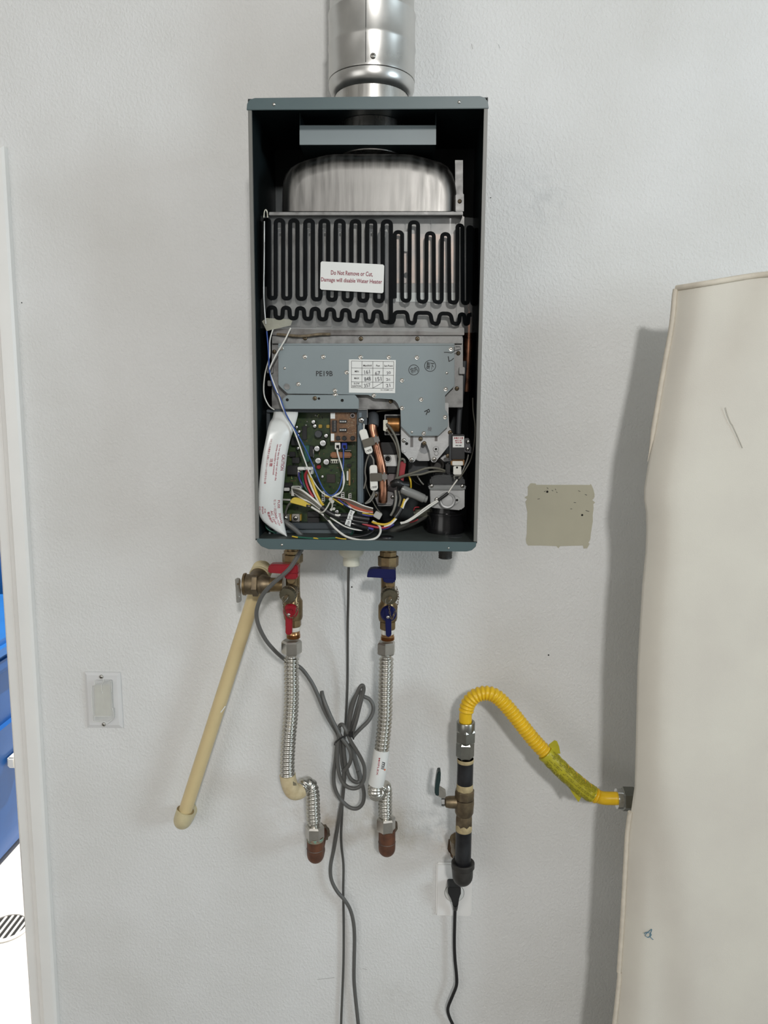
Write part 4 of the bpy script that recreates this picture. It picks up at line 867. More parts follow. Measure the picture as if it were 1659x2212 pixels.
wire('grey', ((545, 1400, .172), (500, 1450, .166), (470, 1530, .158), (465, 1560, .153)), 0.0018, k4)
yc = prism('yellow_splice', [C4(x, y) for x, y in ((540, 1365), (575, 1332), (620, 1335), (720, 1365), (745, 1400), (820, 1425), (822, 1475), (750, 1462), (525, 1405))], 0.181, 0.007, mat('yellow_vinyl', (0.62, 0.46, 0.06, 1), 0.4), H, 0.0012)
prism('terminal', [C4(x, y) for x, y in ((760, 1430), (820, 1440), (822, 1475), (755, 1462))], 0.1815, 0.003, black, yc, 0.0004); prism('terminal_tab', [C4(x, y) for x, y in ((782, 1444), (812, 1450), (812, 1462), (780, 1456))], 0.1819, 0.001, nickel, yc, 0.0002)
# taped loom across the bottom with its cable ties
tube('taped_loom', [(*C4(975, 1470), .184), (*C4(1080, 1545), .186), (*C4(1200, 1600), .186), (*C4(1350, 1640), .184), (*C4(1500, 1670), .182), (*C4(1620, 1690), .180)], 0.0052, black, H, 12)
tube('taped_loom', [(*C4(1230, 1590), .187), (*C4(1350, 1590), .188), (*C4(1480, 1615), .187), (*C4(1640, 1640), .184)], 0.0048, black, H, 12)
tube('taped_loom', [(*C4(1250, 1660), .184), (*C4(1400, 1700), .186), (*C4(1540, 1750), .184), (*C4(1620, 1765), .182)], 0.0052, black_gloss, H, 12)
for col, pts, r in (('white', ((830, 1465, .180), (960, 1545, .184), (1060, 1640, .186), (1160, 1760, .196), (1300, 1870, .206), (1450, 1920, .211), (1600, 1935, .212), (1740, 1900, .207), (1800, 1820, .196), (1790, 1740, .184), (1740, 1690, .182), (1690, 1665, .182)), .0019),
                    ('white', ((1095, 1610, .186), (1200, 1680, .188), (1330, 1750, .188), (1500, 1790, .186), (1630, 1780, .182)), .0013),
                    ('black', ((985, 1560, .184), (1100, 1680, .188), (1190, 1790, .192), (1260, 1870, .203), (1400, 1888, .203), (1560, 1870, .200), (1680, 1820, .190), (1720, 1770, .182)), .0017),
                    ('green', ((180, 1700, .170), (210, 1770, .172), (280, 1810, .172), (340, 1830, .172)), .0016), ('green', ((560, 1880, .205), (700, 1895, .208), (850, 1905, .209), (1050, 1905, .209), (1200, 1900, .207)), .0016),
                    ('yellow', ((1170, 1895, .2085), (1260, 1912, .210), (1320, 1915, .209)), .0010), ('yellow', ((860, 1902, .2095), (890, 1905, .2098), (930, 1909, .2095)), .0012), ('yellow', ((560, 1878, .2065), (600, 1886, .2078), (640, 1893, .2080)), .0012),
                    ('green', ((1360, 1860, .160), (1400, 1840, .165), (1412, 1790, .166), (1400, 1760, .164)), .0012)):
    wire(col, pts, r, k4)
wire('white', ((1130, 1555, .186), (1180, 1580, .190), (1240, 1580, .190)), 0.0019, k4)
# fan of thin coloured leads to the grey plug
for k, (col, y0, y1) in enumerate((('white', 300, 530), ('khaki', 330, 545), ('brown', 390, 555), ('brown', 420, 565), ('green', 450, 575), ('red', 440, 590), ('orange', 470, 600), ('red', 480, 612), ('orange', 500, 625), ('white', 450, 610), ('black', 500, 640))):
    wire(col, ((470 + 6 * k, 300 + 3 * k, .176), (640 + 8 * k, 330 + 8 * k, .184), (850, 385 + 17 * k, .188), (1060, 480 + 14 * k, .188), (1250, y1 + 5, .184)), 0.0010, CW)
wire('yellow', ((1040, 630, .189), (1140, 645, .189), (1260, 665, .185)), 0.0011, CW); wire('violet', ((1040, 660, .189), (1140, 680, .189), (1250, 685, .185)), 0.0013, CW)
wire('violet', ((560, 350, .182), (640, 420, .186), (740, 490, .189), (820, 545, .188)), 0.0013, CW); wire('white', ((600, 390, .183), (700, 460, .188), (820, 530, .190)), 0.0010, CW)
wire('yellow', ((290, 290, .176), (430, 330, .182), (560, 410, .186), (660, 470, .186)), 0.0010, CW); wire('brown', ((300, 320, .174), (420, 345, .180), (560, 370, .182)), 0.0012, CW)
prism('grey_plug', [CW(x, y) for x, y in ((1310, 590), (1440, 655), (1375, 770), (1245, 690))], 0.188, 0.009, mat('grey_plug_plastic', (0.42, 0.42, 0.40, 1), 0.4), H, 0.001)
t1 = prism('loom_tag', [CW(x, y) for x, y in ((800, 562), (895, 600), (855, 660), (840, 765), (735, 745), (760, 650))], 0.1935, 0.0005, label_white, H, 0, 0); flat_print(*CW(815, 625), 9, 5, 2, 0.1938, grey_ink, t1, -80, 6); ptext('3A', *CW(790, 715), 7, 4.5, 0.1938, black_ink, t1, 98)
t2 = prism('loom_tag', [CW(x, y) for x, y in ((722, 755), (822, 772), (800, 902), (690, 855))], 0.1928, 0.0005, label_white, H, 0, 0); ptext('45', *CW(765, 815), 6.5, 5, 0.1931, grey_ink, t2, 100); flat_print(*CW(745, 858), 7, 4, 2, 0.1931, grey_ink, t2, 10, 7)
ti = tube('cable_tie', [(*CW(190, 625), .188), (*CW(270, 600), .1925), (*CW(340, 510), .192), (*CW(390, 420), .190), (*CW(430, 370), .186)], 0.0013, mat('tie_nylon', (0.52, 0.51, 0.46, 1), 0.35), H, 8)
cyl('tie_head', *CW(405, 355), 0.184, 0.192, 4, MATS['tie_nylon'], H, 14); cyl('tie_head', *CW(440, 405), 0.186, 0.194, 4, MATS['tie_nylon'], H, 14)
tube('cable_tie', [(*CW(440, 400), .192), (*CW(440, 480), .190), (*CW(422, 560), .188)], 0.0012, MATS['tie_nylon'], H, 8)
cyl('tie_head', *CW(418, 562), 0.184, 0.190, 3, MATS['tie_nylon'], H, 12); cyl('tie_head', *CW(470, 548), 0.184, 0.190, 3, MATS['tie_nylon'], H, 12)
# leads around the pipe and the valve
for col, pts, r in (('grey', ((1290, 140, .160), (1270, 280, .166), (1190, 400, .168), (1090, 440, .170)), .0015),):
    wire(col, pts, r, CW)
for col, pts, r in (('white', ((150, 255, .160), (148, 320, .172)), .0014), ('grey', ((215, 640, .174), (180, 730, .168), (165, 850, .166), (175, 950, .164), (150, 1060, .162)), .0013), ('grey', ((230, 640, .174), (265, 700, .174), (272, 780, .174)), .0013),
                    ('grey', ((275, 1060, .174), (260, 1130, .172), (215, 1200, .170), (165, 1245, .168)), .0015), ('khaki', ((160, 820, .150), (175, 1020, .152), (230, 1160, .156), (310, 1310, .164), (370, 1370, .170)), .0009),
                    ('khaki', ((430, 260, .163), (490, 330, .168), (555, 460, .172), (590, 640, .174), (575, 800, .174), (560, 920, .172)), .0021), ('black', ((440, 280, .163), (510, 380, .167), (560, 520, .170), (585, 660, .172)), .0016),
                    ('khaki', ((430, 330, .163), (480, 400, .167), (545, 520, .170), (580, 680, .171)), .0016),
                    ('khaki', ((200, 190, .14), (260, 130, .145), (340, 105, .145), (430, 95, .14), (520, 85, .13)), .0013), ('khaki', ((590, 720, .170), (615, 695, .172), (645, 705, .172), (655, 740, .170)), .0020),
                    ('khaki', ((540, 935, .172), (650, 900, .176), (800, 850, .178), (930, 808, .178), (1050, 808, .176), (1150, 840, .172)), .0019), ('khaki', ((545, 945, .172), (680, 900, .175), (850, 885, .176), (960, 855, .176), (1060, 845, .174), (1150, 850, .170)), .0018),
                    ('yellow', ((700, 900, .160), (725, 960, .164), (730, 1050, .160)), .0016), ('grey', ((810, 905, .158), (850, 970, .160), (885, 1010, .158)), .0013), ('grey', ((540, 1080, .168), (545, 1200, .170), (520, 1320, .172), (480, 1395, .172)), .0022), ('khaki', ((580, 1090, .166), (600, 1180, .168), (580, 1280, .168)), .0019),
                    ('yellow', ((650, 1190, .168), (625, 1270, .172), (600, 1310, .174)), .0021), ('white', ((700, 1175, .166), (655, 1230, .170), (620, 1320, .173)), .0019), ('black', ((610, 1300, .175), (570, 1370, .178), (530, 1420, .180)), .0044), 
                    ('yellow', ((545, 1420, .180), (480, 1480, .183), (400, 1505, .184), (300, 1490, .184), (250, 1470, .182)), .0020), ('white', ((550, 1432, .181), (480, 1500, .184), (400, 1530, .183)), .0018), ('red', ((480, 1510, .182), (380, 1545, .183), (260, 1530, .184), (130, 1495, .184)), .0021), ('violet', ((520, 1500, .180), (430, 1550, .180), (340, 1560, .180)), .0018), ('violet', ((190, 1545, .184), (240, 1555, .184), (270, 1570, .183)), .0022),
                    ('white', ((1305, 950, .180), (1240, 1040, .182), (1190, 1115, .182)), .0013), ('black', ((1190, 1115, .182), (1130, 1160, .183), (1065, 1205, .183)), .0024), ('white', ((1065, 1200, .183), (920, 1290, .184), (760, 1410, .184), (660, 1470, .184), (600, 1482, .183)), .0014), ('white', ((1070, 1215, .183), (930, 1310, .184), (790, 1410, .184), (690, 1470, .184), (605, 1495, .183)), .0013),
                    ('ivory' if False else 'grey', ((1320, 940, .178), (1360, 860, .172), (1420, 720, .168), (1440, 640, .168)), .0013), ('khaki', ((1330, 940, .177), (1400, 830, .170), (1470, 700, .168), (1510, 520, .165), (1525, 300, .160), (1500, 100, .155), (1495, -60, .15)), .0012), ('grey', ((1340, 900, .180), (1270, 905, .178), (1270, 940, .176)), .0014),
                    ('red', ((830, 1290, .150), (780, 1295, .152), (765, 1330, .150)), .0010), ('red', ((820, 1440, .15), (770, 1465, .15), (715, 1480, .15)), .0012), ('black', ((720, 900, .15), (780, 980, .15), (850, 1020, .148)), .0010)):
    wire(col, pts, r, C5)
# power cord tail entering at the lower left, its strain plate
tube('cord_tail', [(*C4(445, 1665), .170), (*C4(520, 1720), .172), (*C4(610, 1790), .170), (*C4(690, 1870), .166), (*C4(700, 1905), .160)], 0.0043, cord_grey, H, 12)
sp = pbox('strain_plate', *C4(230, 1800), *C4(480, 1895), 0.165, 0.004, plate_paint, H); hole(*C4(278, 1838), 0.1654, 3, sp)
pbox('terminal_rail', *C4(480, 1780), *C4(1420, 1850), 0.152, 0.02, mat('rail_slate', (0.10, 0.125, 0.135, 1), 0.4), H, 0.001)

# fittings on the underside
c = P(759, 1200, 0.125)
zg = lambda py: P(759, py, 0.125).z
lathe('cable_gland', (c.x, -0.125, 0), (0, 0, 1), [(zg(1222), 0.0125), (zg(1220.5), 0.0142), (zg(1203), 0.0142), (zg(1201), 0.0165), (zg(1196), 0.0205), (zg(1190), 0.0215), (HZ0 - 0.0015, 0.0215)], ivory, H, 32)
gx = P(962, 1195, 0.125).x
lathe('gas_stub', (gx, -0.125, 0), (0, 0, 1), [(P(962, 1206, .125).z, 0.0105), (P(962, 1204.5, .125).z, 0.0118), (P(962, 1202, .125).z, 0.0112), (P(962, 1200, .125).z, 0.0118), (P(962, 1197, .125).z, 0.0112), (P(962, 1195, .125).z, 0.0118), (HZ0 - 0.0015, 0.0118)], iron_cast, H, 24)

# ================================================================== flue above the heater
zf = lambda py: P(803, py, 0.105).z
flue = thing('flue_pipe', 'shiny stainless steel flue pipe rising from the top of the heater', 'flue', (XF, YF, zt))
lathe('inner_pipe', (XF, YF, 0), (0, 0, 1), [(zt + 0.0005, 0.0585), (zf(192), 0.0585)], stainless, flue, 48, smooth=30)
lathe('bead', (XF, YF, 0), (0, 0, 1), [(zf(213), 0.0590), (zf(210), 0.0622), (zf(204), 0.0655), (zf(196), 0.0676), (zf(188), 0.0682), (zf(182), 0.0680), (zf(181), 0.0665)], flue_steel, flue, 56, smooth=60, cap=False)
lathe('dark_gap_ring', (XF, YF, 0), (0, 0, 1), [(zf(182.5), 0.0668), (zf(179), 0.0668)], black, flue, 48, cap=False)  # shade of the small gap between flue sections, drawn as a black ring
lathe('outer_sleeve', (XF, YF, 0), (0, 0, 1), [(zf(180.5), 0.0672), (zf(180), 0.0684), (zf(176), 0.0687), (zf(170), 0.0683), (zf(118), 0.0683), (zf(113), 0.0691), (zf(107), 0.0691), (zf(102), 0.0683), (zf(46), 0.0683), (zf(42), 0.0690), (zf(38), 0.0690), (zf(33), 0.0664), (zf(31), 0.0655)], flue_steel, flue, 64, smooth=60, cap=False)
lathe('flue_section', (XF, YF, 0), (0, 0, 1), [(zf(34), 0.0662), (zf(20), 0.0662), (zf(-120), 0.0662), (zf(-140), 0.066)], flue_steel, flue, 64, smooth=40)
def on_flue(px, r=0.0686):
    a = math.asin(max(-1, min(1, (P(px, 100, 0.105 + r).x - XF) / r))); return a
a = on_flue(790); bm = bmesh.new()
pts = [Vector((XF + 0.0686 * math.sin(a), YF - 0.0686 * math.cos(a), zf(y))) for y in (176, 120, 46)]
add_sweep(bm, pts, 0.0006, 6); finish('seam', bm, mat('seam_dark', (0.12, 0.12, 0.115, 1), 0.4, 0.8), flue, 60)
a = on_flue(806); zs = P(806, 121, 0.105 + 0.068).z
o = link('screw', screw_mesh('pan_screw', nickel, void), flue, (XF + 0.0684 * math.sin(a), YF - 0.0684 * math.cos(a), zs)); o.scale = (0.0042,) * 3; o.rotation_euler = (0, 0.4, a)

# ================================================================== service valves under the heater
DV = 0.105                                    # how far the pipe centres stand out from the wall
def zat(px, d=DV): return lambda py: P(px, py, d).z
def chain_path(parent, pts, m, r=0.0009):
    path, Lt = resample(spline([P(*p) for p in pts], 8), 0.0042)
    for i in range(len(path) - 1):
        a, b = path[i], path[i + 1]; dirv = (b - a).normalized(); _, u, w = frame_of(dirv); s = u if i % 2 else w
        c = (a + b) / 2; pts_ = [c + dirv * (0.0030 * math.cos(t)) + s * (0.0013 * math.sin(t)) for t in [k * math.pi / 5 for k in range(10)]]
        bm = bmesh.new(); ring = pts_ + [pts_[0]]; add_sweep(bm, ring, 0.00045, 5, False); finish('chain_link', bm, m, parent, 60)
def service_valve(px, label, vinyl, cap_c, cap_r, lever_up, lever_dn, dn_c, rows, chain, disc_r):
    z = zat(px); x = P(px, 1290, DV).x
    t = thing('service_valve', label, 'valve', (x, -DV, z(rows['nut'])), 'service valves under the heater')
    o = (x, -DV, 0); ax = (0, 0, 1)
    lathe('threaded_neck', o, ax, [(z(rows['u1'] - 2), 0.0135), (HZ0 - 0.0018, 0.0135)], brass, t, 20)
    lathe('hex_collar', o, ax, [(z(rows['u1']), 0.0138), (z(rows['u1'] - 1), 0.0152), (z(rows['u0'] + 1), 0.0152), (z(rows['u0']), 0.0138)], brass, t, 8, 0.3, 20)
    lathe('union_nut', o, ax, [(z(rows['n1']), 0.0150), (z(rows['n1'] - 4), 0.0178), (z(rows['n0'] + 2), 0.0180), (z(rows['n0']), 0.0160)], brass, t, 8, 0.1, 20)
    lathe('body', o, ax, [(z(rows['b2']), 0.0155), (z(rows['b2'] - 6), 0.0168), (z(rows['b1'] + 8), 0.0168), (z(rows['b1']), 0.0130), (z(rows['b1'] - 20), 0.0122), (z(rows['b0'] + 10), 0.0126), (z(rows['b0']), 0.0140)], brass, t, 24)
    lathe('hex_nut', o, ax, hexprof(z(rows['h0']) - z(rows['h1']), 0.0142, z(rows['h1'])), brass, t, 8, 0.35, 20)
    lathe('thread_tape', o, ax, [(z(rows['t1']), 0.0112), (z(rows['t1'] - 2), 0.0120), (z(rows['t0']), 0.0122)], ptfe, t, 24)
    zz = z(rows['t1']); ze = z(rows['nut'] - 6); prof = [(ze, 0.0112)]
    for k in range(5):
        q = ze + (zz - ze) * 0.55 * k / 5; prof += [(q + 0.0003, 0.0112), (q + 0.0010, 0.0122)]
    prof += [(ze + (zz - ze) * 0.6, 0.0114), (zz, 0.0114)]
    lathe('threaded_tail', o, ax, prof, mat('copper_brass', (0.44, 0.25, 0.12, 1), 0.3, 0.95, var=0.3, vscale=60), t, 24)
    # drain port with its cap
    c = P(*cap_c, DV + 0.034); cb_ = Vector((x, -DV, c.z + 0.004)); axd = (c - cb_).normalized()
    lathe('drain_port', cb_, axd, [(0.0, 0.0125), ((c - cb_).length - 0.010, 0.0120)], brass_dark, t, 20)
    kn = []
    lathe('port_collar', c - axd * 0.013, axd, [(0, cap_r * 0.95), (0.001, cap_r * 1.05), (0.0035, cap_r * 1.05), (0.0042, cap_r * 0.98)], brass_dark, t, 20)
    bm = bmesh.new(); add_lathe(bm, c - axd * 0.009, axd, [(0, cap_r * 0.97), (0.0008, cap_r), (0.0075, cap_r), (0.0092, cap_r * 0.93), (0.0096, cap_r * 0.6)], 40); cp = finish('drain_cap', bm, cap_brass, t, 40)
    _, u_, w_ = frame_of(axd)
    bm = bmesh.new()
    for k in range(20):
        an = k * math.pi / 10; pc_ = c - axd * 0.0082 + (u_ * math.cos(an) + w_ * math.sin(an)) * cap_r * 1.01
        add_sweep(bm, [pc_, pc_ + axd * 0.006], 0.0007, 5)
    kn_ = finish('cap_knurl', bm, cap_brass, cp, 40)
    lathe('cap_stud', c, axd, [(0, 0.0022), (0.0035, 0.0022), (0.004, 0.0034), (0.0055, 0.0034)], brass_dark, cp, 10)
    q = c + axd * 0.0035 - Vector((0.003, 0, 0.001))
    wtube('wire_ring', [q + Vector((0.003, 0, 0.003)), q + Vector((-0.004, -0.001, -0.001)), q + Vector((-0.003, -0.002, -0.009)), q + Vector((0.004, -0.002, -0.004)), q + Vector((0.006, 0, 0.001))], 0.0006, nickel, cp, 6)
    chain_path(t, chain, brass_dark)
    # upper isolating lever
    lv = prism('lever_handle', lever_up[0], DV + 0.036, 0.018, vinyl, t, 0.0028)
    prism('lever_hub', lever_up[1], DV + 0.034, 0.020, vinyl, t, 0.0022)
    sx, sy = lever_up[2]; lathe('lever_stem', (P(sx, sy, DV + 0.02).x, -DV - 0.0, P(sx, sy, DV + 0.02).z), (0, -1, 0), [(0, 0.007), (0.022, 0.007)], brass, t, 16)
    # lower drain lever
    cyl('lever_disc', *dn_c, DV + 0.014, DV + 0.022, disc_r, vinyl, t, 28, 0.2)
    prism('lever_handle', lever_dn, DV + 0.030, 0.009, vinyl, t, 0.0016)
    screw(lever_dn[0][0] * 0.5 + lever_dn[1][0] * 0.5, dn_c[1] + 6, DV + 0.0302, 3.6, t, 'plain')
    return t, x, z
hv, xh, zh = service_valve(633, 'brass service valve with red lever handles under the heater', red_vinyl, (620, 1287), 0.0140,
    ([(578.5, 1226), (582, 1220.5), (590, 1219), (641, 1220), (643, 1224), (643.5, 1240), (612, 1240), (579, 1238)], [(613, 1237), (643, 1237), (643, 1250), (638, 1252), (616, 1251.5), (613, 1247)], (629, 1252)),
    [(616.5, 1318), (631, 1318), (630.5, 1369), (627, 1372), (619, 1372), (616.5, 1369)], (627, 1321.5), dict(u0=1188, u1=1197, n0=1195, n1=1217, b0=1216, b1=1290, b2=1337, h0=1335, h1=1353, t0=1353, t1=1362, nut=1384),
    [(613, 1295, .152), (612, 1305, .152), (616, 1322, .148), (623, 1333, .147), (632, 1334, .147), (640, 1322, .146), (643, 1300, .142), (646, 1282, .138), (642, 1262, .134)], 16.5)
cv, xc, zc = service_valve(838, 'brass service valve with navy blue lever handles under the heater', blue_vinyl, (842, 1290), 0.0140,
    ([(792.5, 1246), (794, 1236), (799, 1230), (808, 1228.5), (851, 1230), (854.5, 1233), (855, 1249), (830, 1249), (793, 1247)], [(826, 1245), (855, 1247), (855, 1256), (851, 1260), (831, 1259.5), (827, 1256)], (842, 1262)),
    [(831, 1314), (845, 1314), (845.5, 1373), (842, 1376.5), (836, 1376.5), (833.5, 1374)], (839, 1327), dict(u0=1190, u1=1204, n0=1200, n1=1225, b0=1224, b1=1300, b2=1340, h0=1340, h1=1359, t0=1359, t1=1369, nut=1388),
    [(840, 1305, .152), (841, 1315, .151), (843, 1328, .150), (846, 1338, .149), (850, 1330, .146), (857, 1312, .143), (860, 1296, .140), (860, 1282, .138), (856, 1268, .134)], 17.5)

# pressure relief valve to the left of the red valve
rv = thing('relief_valve', 'brass pressure relief valve with steel test lever, left of the red valve', 'valve', P(545, 1262, 0.10))
rc = lambda px, py, d=0.105: P(px, py, d)
c0 = rc(526, 1262); X_ = Vector((1, 0, 0)); mp_ = mpp(550, 1262, 0.105)
def xl(px): return (px - 526) * mp_
lathe('valve_collar', c0, X_, [(xl(526), 0.0150), (xl(526.5), 0.0195), (xl(531), 0.0200), (xl(532.5), 0.0185)], brass, rv, 32)
lathe('bonnet', c0, X_, [(xl(532), 0.0180), (xl(548), 0.0180)], brass_dark, rv, 32)
lathe('hex_body', c0, X_, hexprof(xl(560) - xl(546), 0.0212, xl(546)), brass_dark, rv, 6, 0.2, 20)
lathe('valve_body', c0, X_, [(xl(560), 0.0165), (xl(568), 0.0178), (xl(578), 0.0150), (xl(584), 0.0135)], brass_dark, rv, 28)
lathe('inlet_nipple', c0, X_, [(xl(583), 0.0125), (xl(612), 0.0120)], brass, rv, 24)
lathe('spring_cap', c0, X_, [(xl(521), 0.006), (xl(522), 0.0105), (xl(525), 0.0140), (xl(526.2), 0.0145)], label_white, rv, 24)
tl_ = prism('test_lever', [V1(x, y) for x, y in ((150, 705), (200, 682), (245, 695), (258, 740), (278, 1110), (262, 1142), (215, 1152), (180, 1145), (165, 900))], 0.118, 0.0018, nickel, rv, 0.0005)
tl_.rotation_euler = (0, 0, 0.5)
cyl('lever_rivet', *V1(205, 805), 0.117, 0.1195, 2, brass_dark, rv, 12); cyl('lever_rivet', *V1(217, 1052), 0.117, 0.1198, 2.6, nickel, rv, 12)
# outlet points up and back, cream adaptor
ob = P(556, 1252, 0.095); oe = P(569, 1226, 0.055); axo = (oe - ob).normalized()
lathe('outlet_boss', ob, axo, [(-0.012, 0.0165), (0.016, 0.0165)], brass_dark, rv, 24)

# cream discharge pipe, leaning down to an elbow at the wall
dp = thing('discharge_pipe', 'cream plastic discharge pipe slanting down from the relief valve to the wall', 'pipe', P(392, 1790, 0.03))
prf = [(0.012, 0.0185)]
for k in range(5): prf += [(0.016 + k * 0.004, 0.0185), (0.0175 + k * 0.004, 0.0172), (0.0185 + k * 0.004, 0.0172), (0.0195 + k * 0.004, 0.0185)]
lathe('threaded_adaptor', ob, axo, prf, cpvc_fit, dp, 28)
p_top = P(566, 1236, 0.050); p_bot = P(400, 1752, 0.052)
wtube('pipe_bend', [ob + axo * 0.030, oe, P(572, 1232, 0.050), p_top, p_top.lerp(p_bot, 0.05)], 0.0125, cpvc, dp, 18)
wtube('pipe', [p_top, p_top.lerp(p_bot, 0.5), p_bot], 0.0128, cpvc, dp, 28, smooth=60)
dirp = (p_bot - p_top).normalized()
e0 = p_bot - dirp * 0.002
bm = bmesh.new(); ctr = [e0, e0 + dirp * 0.014, e0 + dirp * 0.024 + Vector((0, 0.004, 0)), e0 + dirp * 0.030 + Vector((0, 0.016, 0)), e0 + dirp * 0.030 + Vector((0, 0.034, 0)), Vector((e0.x + dirp.x * 0.03, -0.0005, e0.z + dirp.z * 0.03))]
add_sweep(bm, spline(ctr, 8), 0.0168, 28); finish('elbow', bm, cpvc_fit, dp, 60)
lathe('elbow_lip', e0, -dirp, [(-0.002, 0.0168), (0.0002, 0.0166), (0.0003, 0.0130)], mat('joint_brown', (0.30, 0.22, 0.10, 1), 0.7), dp, 28)  # brown ring at the mouth of the elbow
prism('wall_gap', [crop(340, 1700, 13.825)(x, y) for x, y in ((985, 625), (1040, 620), (1075, 820), (1050, 900), (1010, 1020), (950, 1080), (940, 900), (960, 700))], 0.0007, 0.0005, void, wall, 0, 0)
pline('scratch', [crop(340, 1200, 3.457)(x, y) for x, y in ((472, 1172), (490, 1150), (508, 1125))], 2.2, 0.062, label_white, dp)

# ================================================================== corrugated connectors and copper stub-outs
def hexnut(name, px, y0, y1, d, rpx, m, parent, rot=0.0):
    x = P(px, (y0 + y1) / 2, d).x; z1 = P(px, y0, d).z; z0 = P(px, y1, d).z
    return lathe(name, (x, -d, 0), (0, 0, 1), hexprof(z1 - z0, rpx * mpp(px, y1, d), z0), m, parent, 6, rot, 20)
steel_flex = mat('corrugated_steel', (0.60, 0.585, 0.54, 1), 0.27, 1.0, var=0.1, vscale=40)
fh = thing('flex_connector', 'corrugated steel water connector with tan label, below the red valve', 'connector', P(680, 1790, 0.08), 'corrugated water connectors')
hexnut('swivel_nut', 630, 1383, 1412, DV, 22, nickel, fh, 0.15)
zz = P(630, 1383, DV).z
HOSE_H = [P(630.5, 1405, DV), P(629.5, 1430, DV), P(630, 1500, DV), P(628, 1545, .107), P(624, 1590, .110), P(621, 1640, .112), P(622, 1680, .112), P(632, 1708, .108), P(648, 1708, .098), P(659, 1694, .086), P(670, 1697, .080), P(675, 1718, .079), P(676, 1750, .079), P(678.5, 1787, .079)]
corrugated('hose', HOSE_H, 0.0136, 0.0104, 0.0074, steel_flex, fh, 24, 0.012, 0.012, 0.0098)
hexnut('swivel_nut', 680, 1782, 1812, 0.079, 20.5, nickel, fh, 0.0)
bm = bmesh.new(); lp = spline(HOSE_H, 10)[58:82]; add_sweep(bm, lp, 0.0145, 24)
lbh = finish('hose_label', bm, mat('tan_label', (0.62, 0.52, 0.33, 1), 0.5, col2=(0.52, 0.42, 0.25, 1), vscale=90), fh, 60)
pt = CH(365, 735)
for k in range(5): pline('logo_bar', [(pt[0] - 3 + k * 1.5, pt[1] - 5 + k * 0.9), (pt[0] - 2.4 + k * 1.4, pt[1] + 4)], 0.9, 0.1295, black_ink, lbh)
fc = thing('flex_connector', 'corrugated steel water connector with white label, below the blue valve', 'connector', P(838, 1775, 0.08), 'corrugated water connectors')
hexnut('swivel_nut', 834.5, 1386, 1413, DV, 20.5, nickel, fc, 0.45)
HOSE_C = [P(834.5, 1406, DV), P(834, 1440, DV), P(832.5, 1500, DV), P(832, 1545, .108), P(828, 1590, .112), P(823, 1630, .114), P(817, 1670, .116), P(811, 1700, .114), P(811, 1714, .106), P(820, 1712, .094), P(829, 1700, .084), P(832, 1712, .080), P(832, 1740, .079), P(833, 1774, .079)]
corrugated('hose', HOSE_C, 0.0134, 0.0102, 0.0072, steel_flex, fc, 24, 0.012, 0.012, 0.0096)
hexnut('swivel_nut', 834, 1765, 1795, 0.079, 20.5, nickel, fc, 0.25)
bm = bmesh.new(); lp = spline(HOSE_C, 10)[47:68]; add_sweep(bm, lp, 0.0142, 24)
lbc = finish('hose_label', bm, label_white, fc, 60)
lpath = lp
def on_label(a, b, off=0.0):
    f = max(0, min(a, 1)) * (len(lpath) - 1); i = min(int(f), len(lpath) - 2); c = lpath[i].lerp(lpath[i + 1], f - i)
    r = 0.0148; x = b * r; return Vector((c.x + x, c.y - math.sqrt(max(0, r * r - x * x)), c.z))
lettering('mıı', lambda u, v: on_label(0.24 + 0.18 * u + 0.04 * v, 0.22 + 0.40 * v), black_ink, lbc); lettering('MIIFLEX', lambda u, v: on_label(0.14 + 0.46 * u, -0.24 + 0.20 * v), red_ink, lbc)
lathe('logo_dot', on_label(0.47, 0.70), (0.5, -1, 0), [(0, 0.0016), (0.0003, 0.0016)], mat('orange_dot', (0.65, 0.12, 0.03, 1), 0.5), lbc, 12)
def stub(name, label, px, y0, y1, d, hole_pts, green):
    t = thing(name, label, 'pipe fitting', P(px, y1, d), 'copper stub-outs in the wall')
    a = P(px, y0, d); b = P(px, y1, d); r = 0.0158
    zc_ = b.z + r
    path = [a, Vector((a.x, -d, (a.z + zc_) / 2)), Vector((a.x, -d, zc_ + 0.006)), Vector((a.x, -d + 0.004, zc_ + 0.0005)), Vector((a.x, -d + 0.014, zc_ - 0.001)), Vector((a.x, -0.035, zc_)), Vector((a.x, -0.0006, zc_))]
    rad = []
    P_ = spline(path, 8)
    wtube_ = bmesh.new(); add_sweep(wtube_, P_, [r if i < 36 else 0.0138 for i in range(len(P_))], 28); finish('copper_elbow', wtube_, old_copper, t, 60)
    lathe('solder_ring', Vector((a.x, -d, a.z - (a.z - zc_) * 0.62)), (0, 0, 1), [(0, r + 0.0001), (0.0006, r + 0.0007), (0.0014, r + 0.0001)], mat('dark_solder', (0.12, 0.10, 0.085, 1), 0.5, 0.4), t, 28, cap=False)
    if green: lathe('green_corrosion', Vector((a.x, -d, a.z - 0.0075)), (0, 0, 1), [(0, r + 0.0001), (0.001, r + 0.0005), (0.0065, r + 0.0005), (0.007, r)], verdigris, t, 28, cap=False)
    bm = bmesh.new(); hc = Vector((a.x, -0.0004, zc_)); n = 26
    ring = [(0.019 + 0.003 * noise.noise(Vector((k * 0.9, 3.1, px)))) for k in range(n)]
    vs_ = [bm.verts.new(hc + Vector((ring[k] * math.cos(2 * math.pi * k / n), -0.0003, ring[k] * 1.1 * math.sin(2 * math.pi * k / n)))) for k in range(n)]; bm.faces.new(vs_)
    finish('wall_hole', bm, mat('plaster_hole', (0.16, 0.13, 0.095, 1), 0.9, col2=(0.03, 0.025, 0.02, 1), vscale=60), t, 0)
    return t
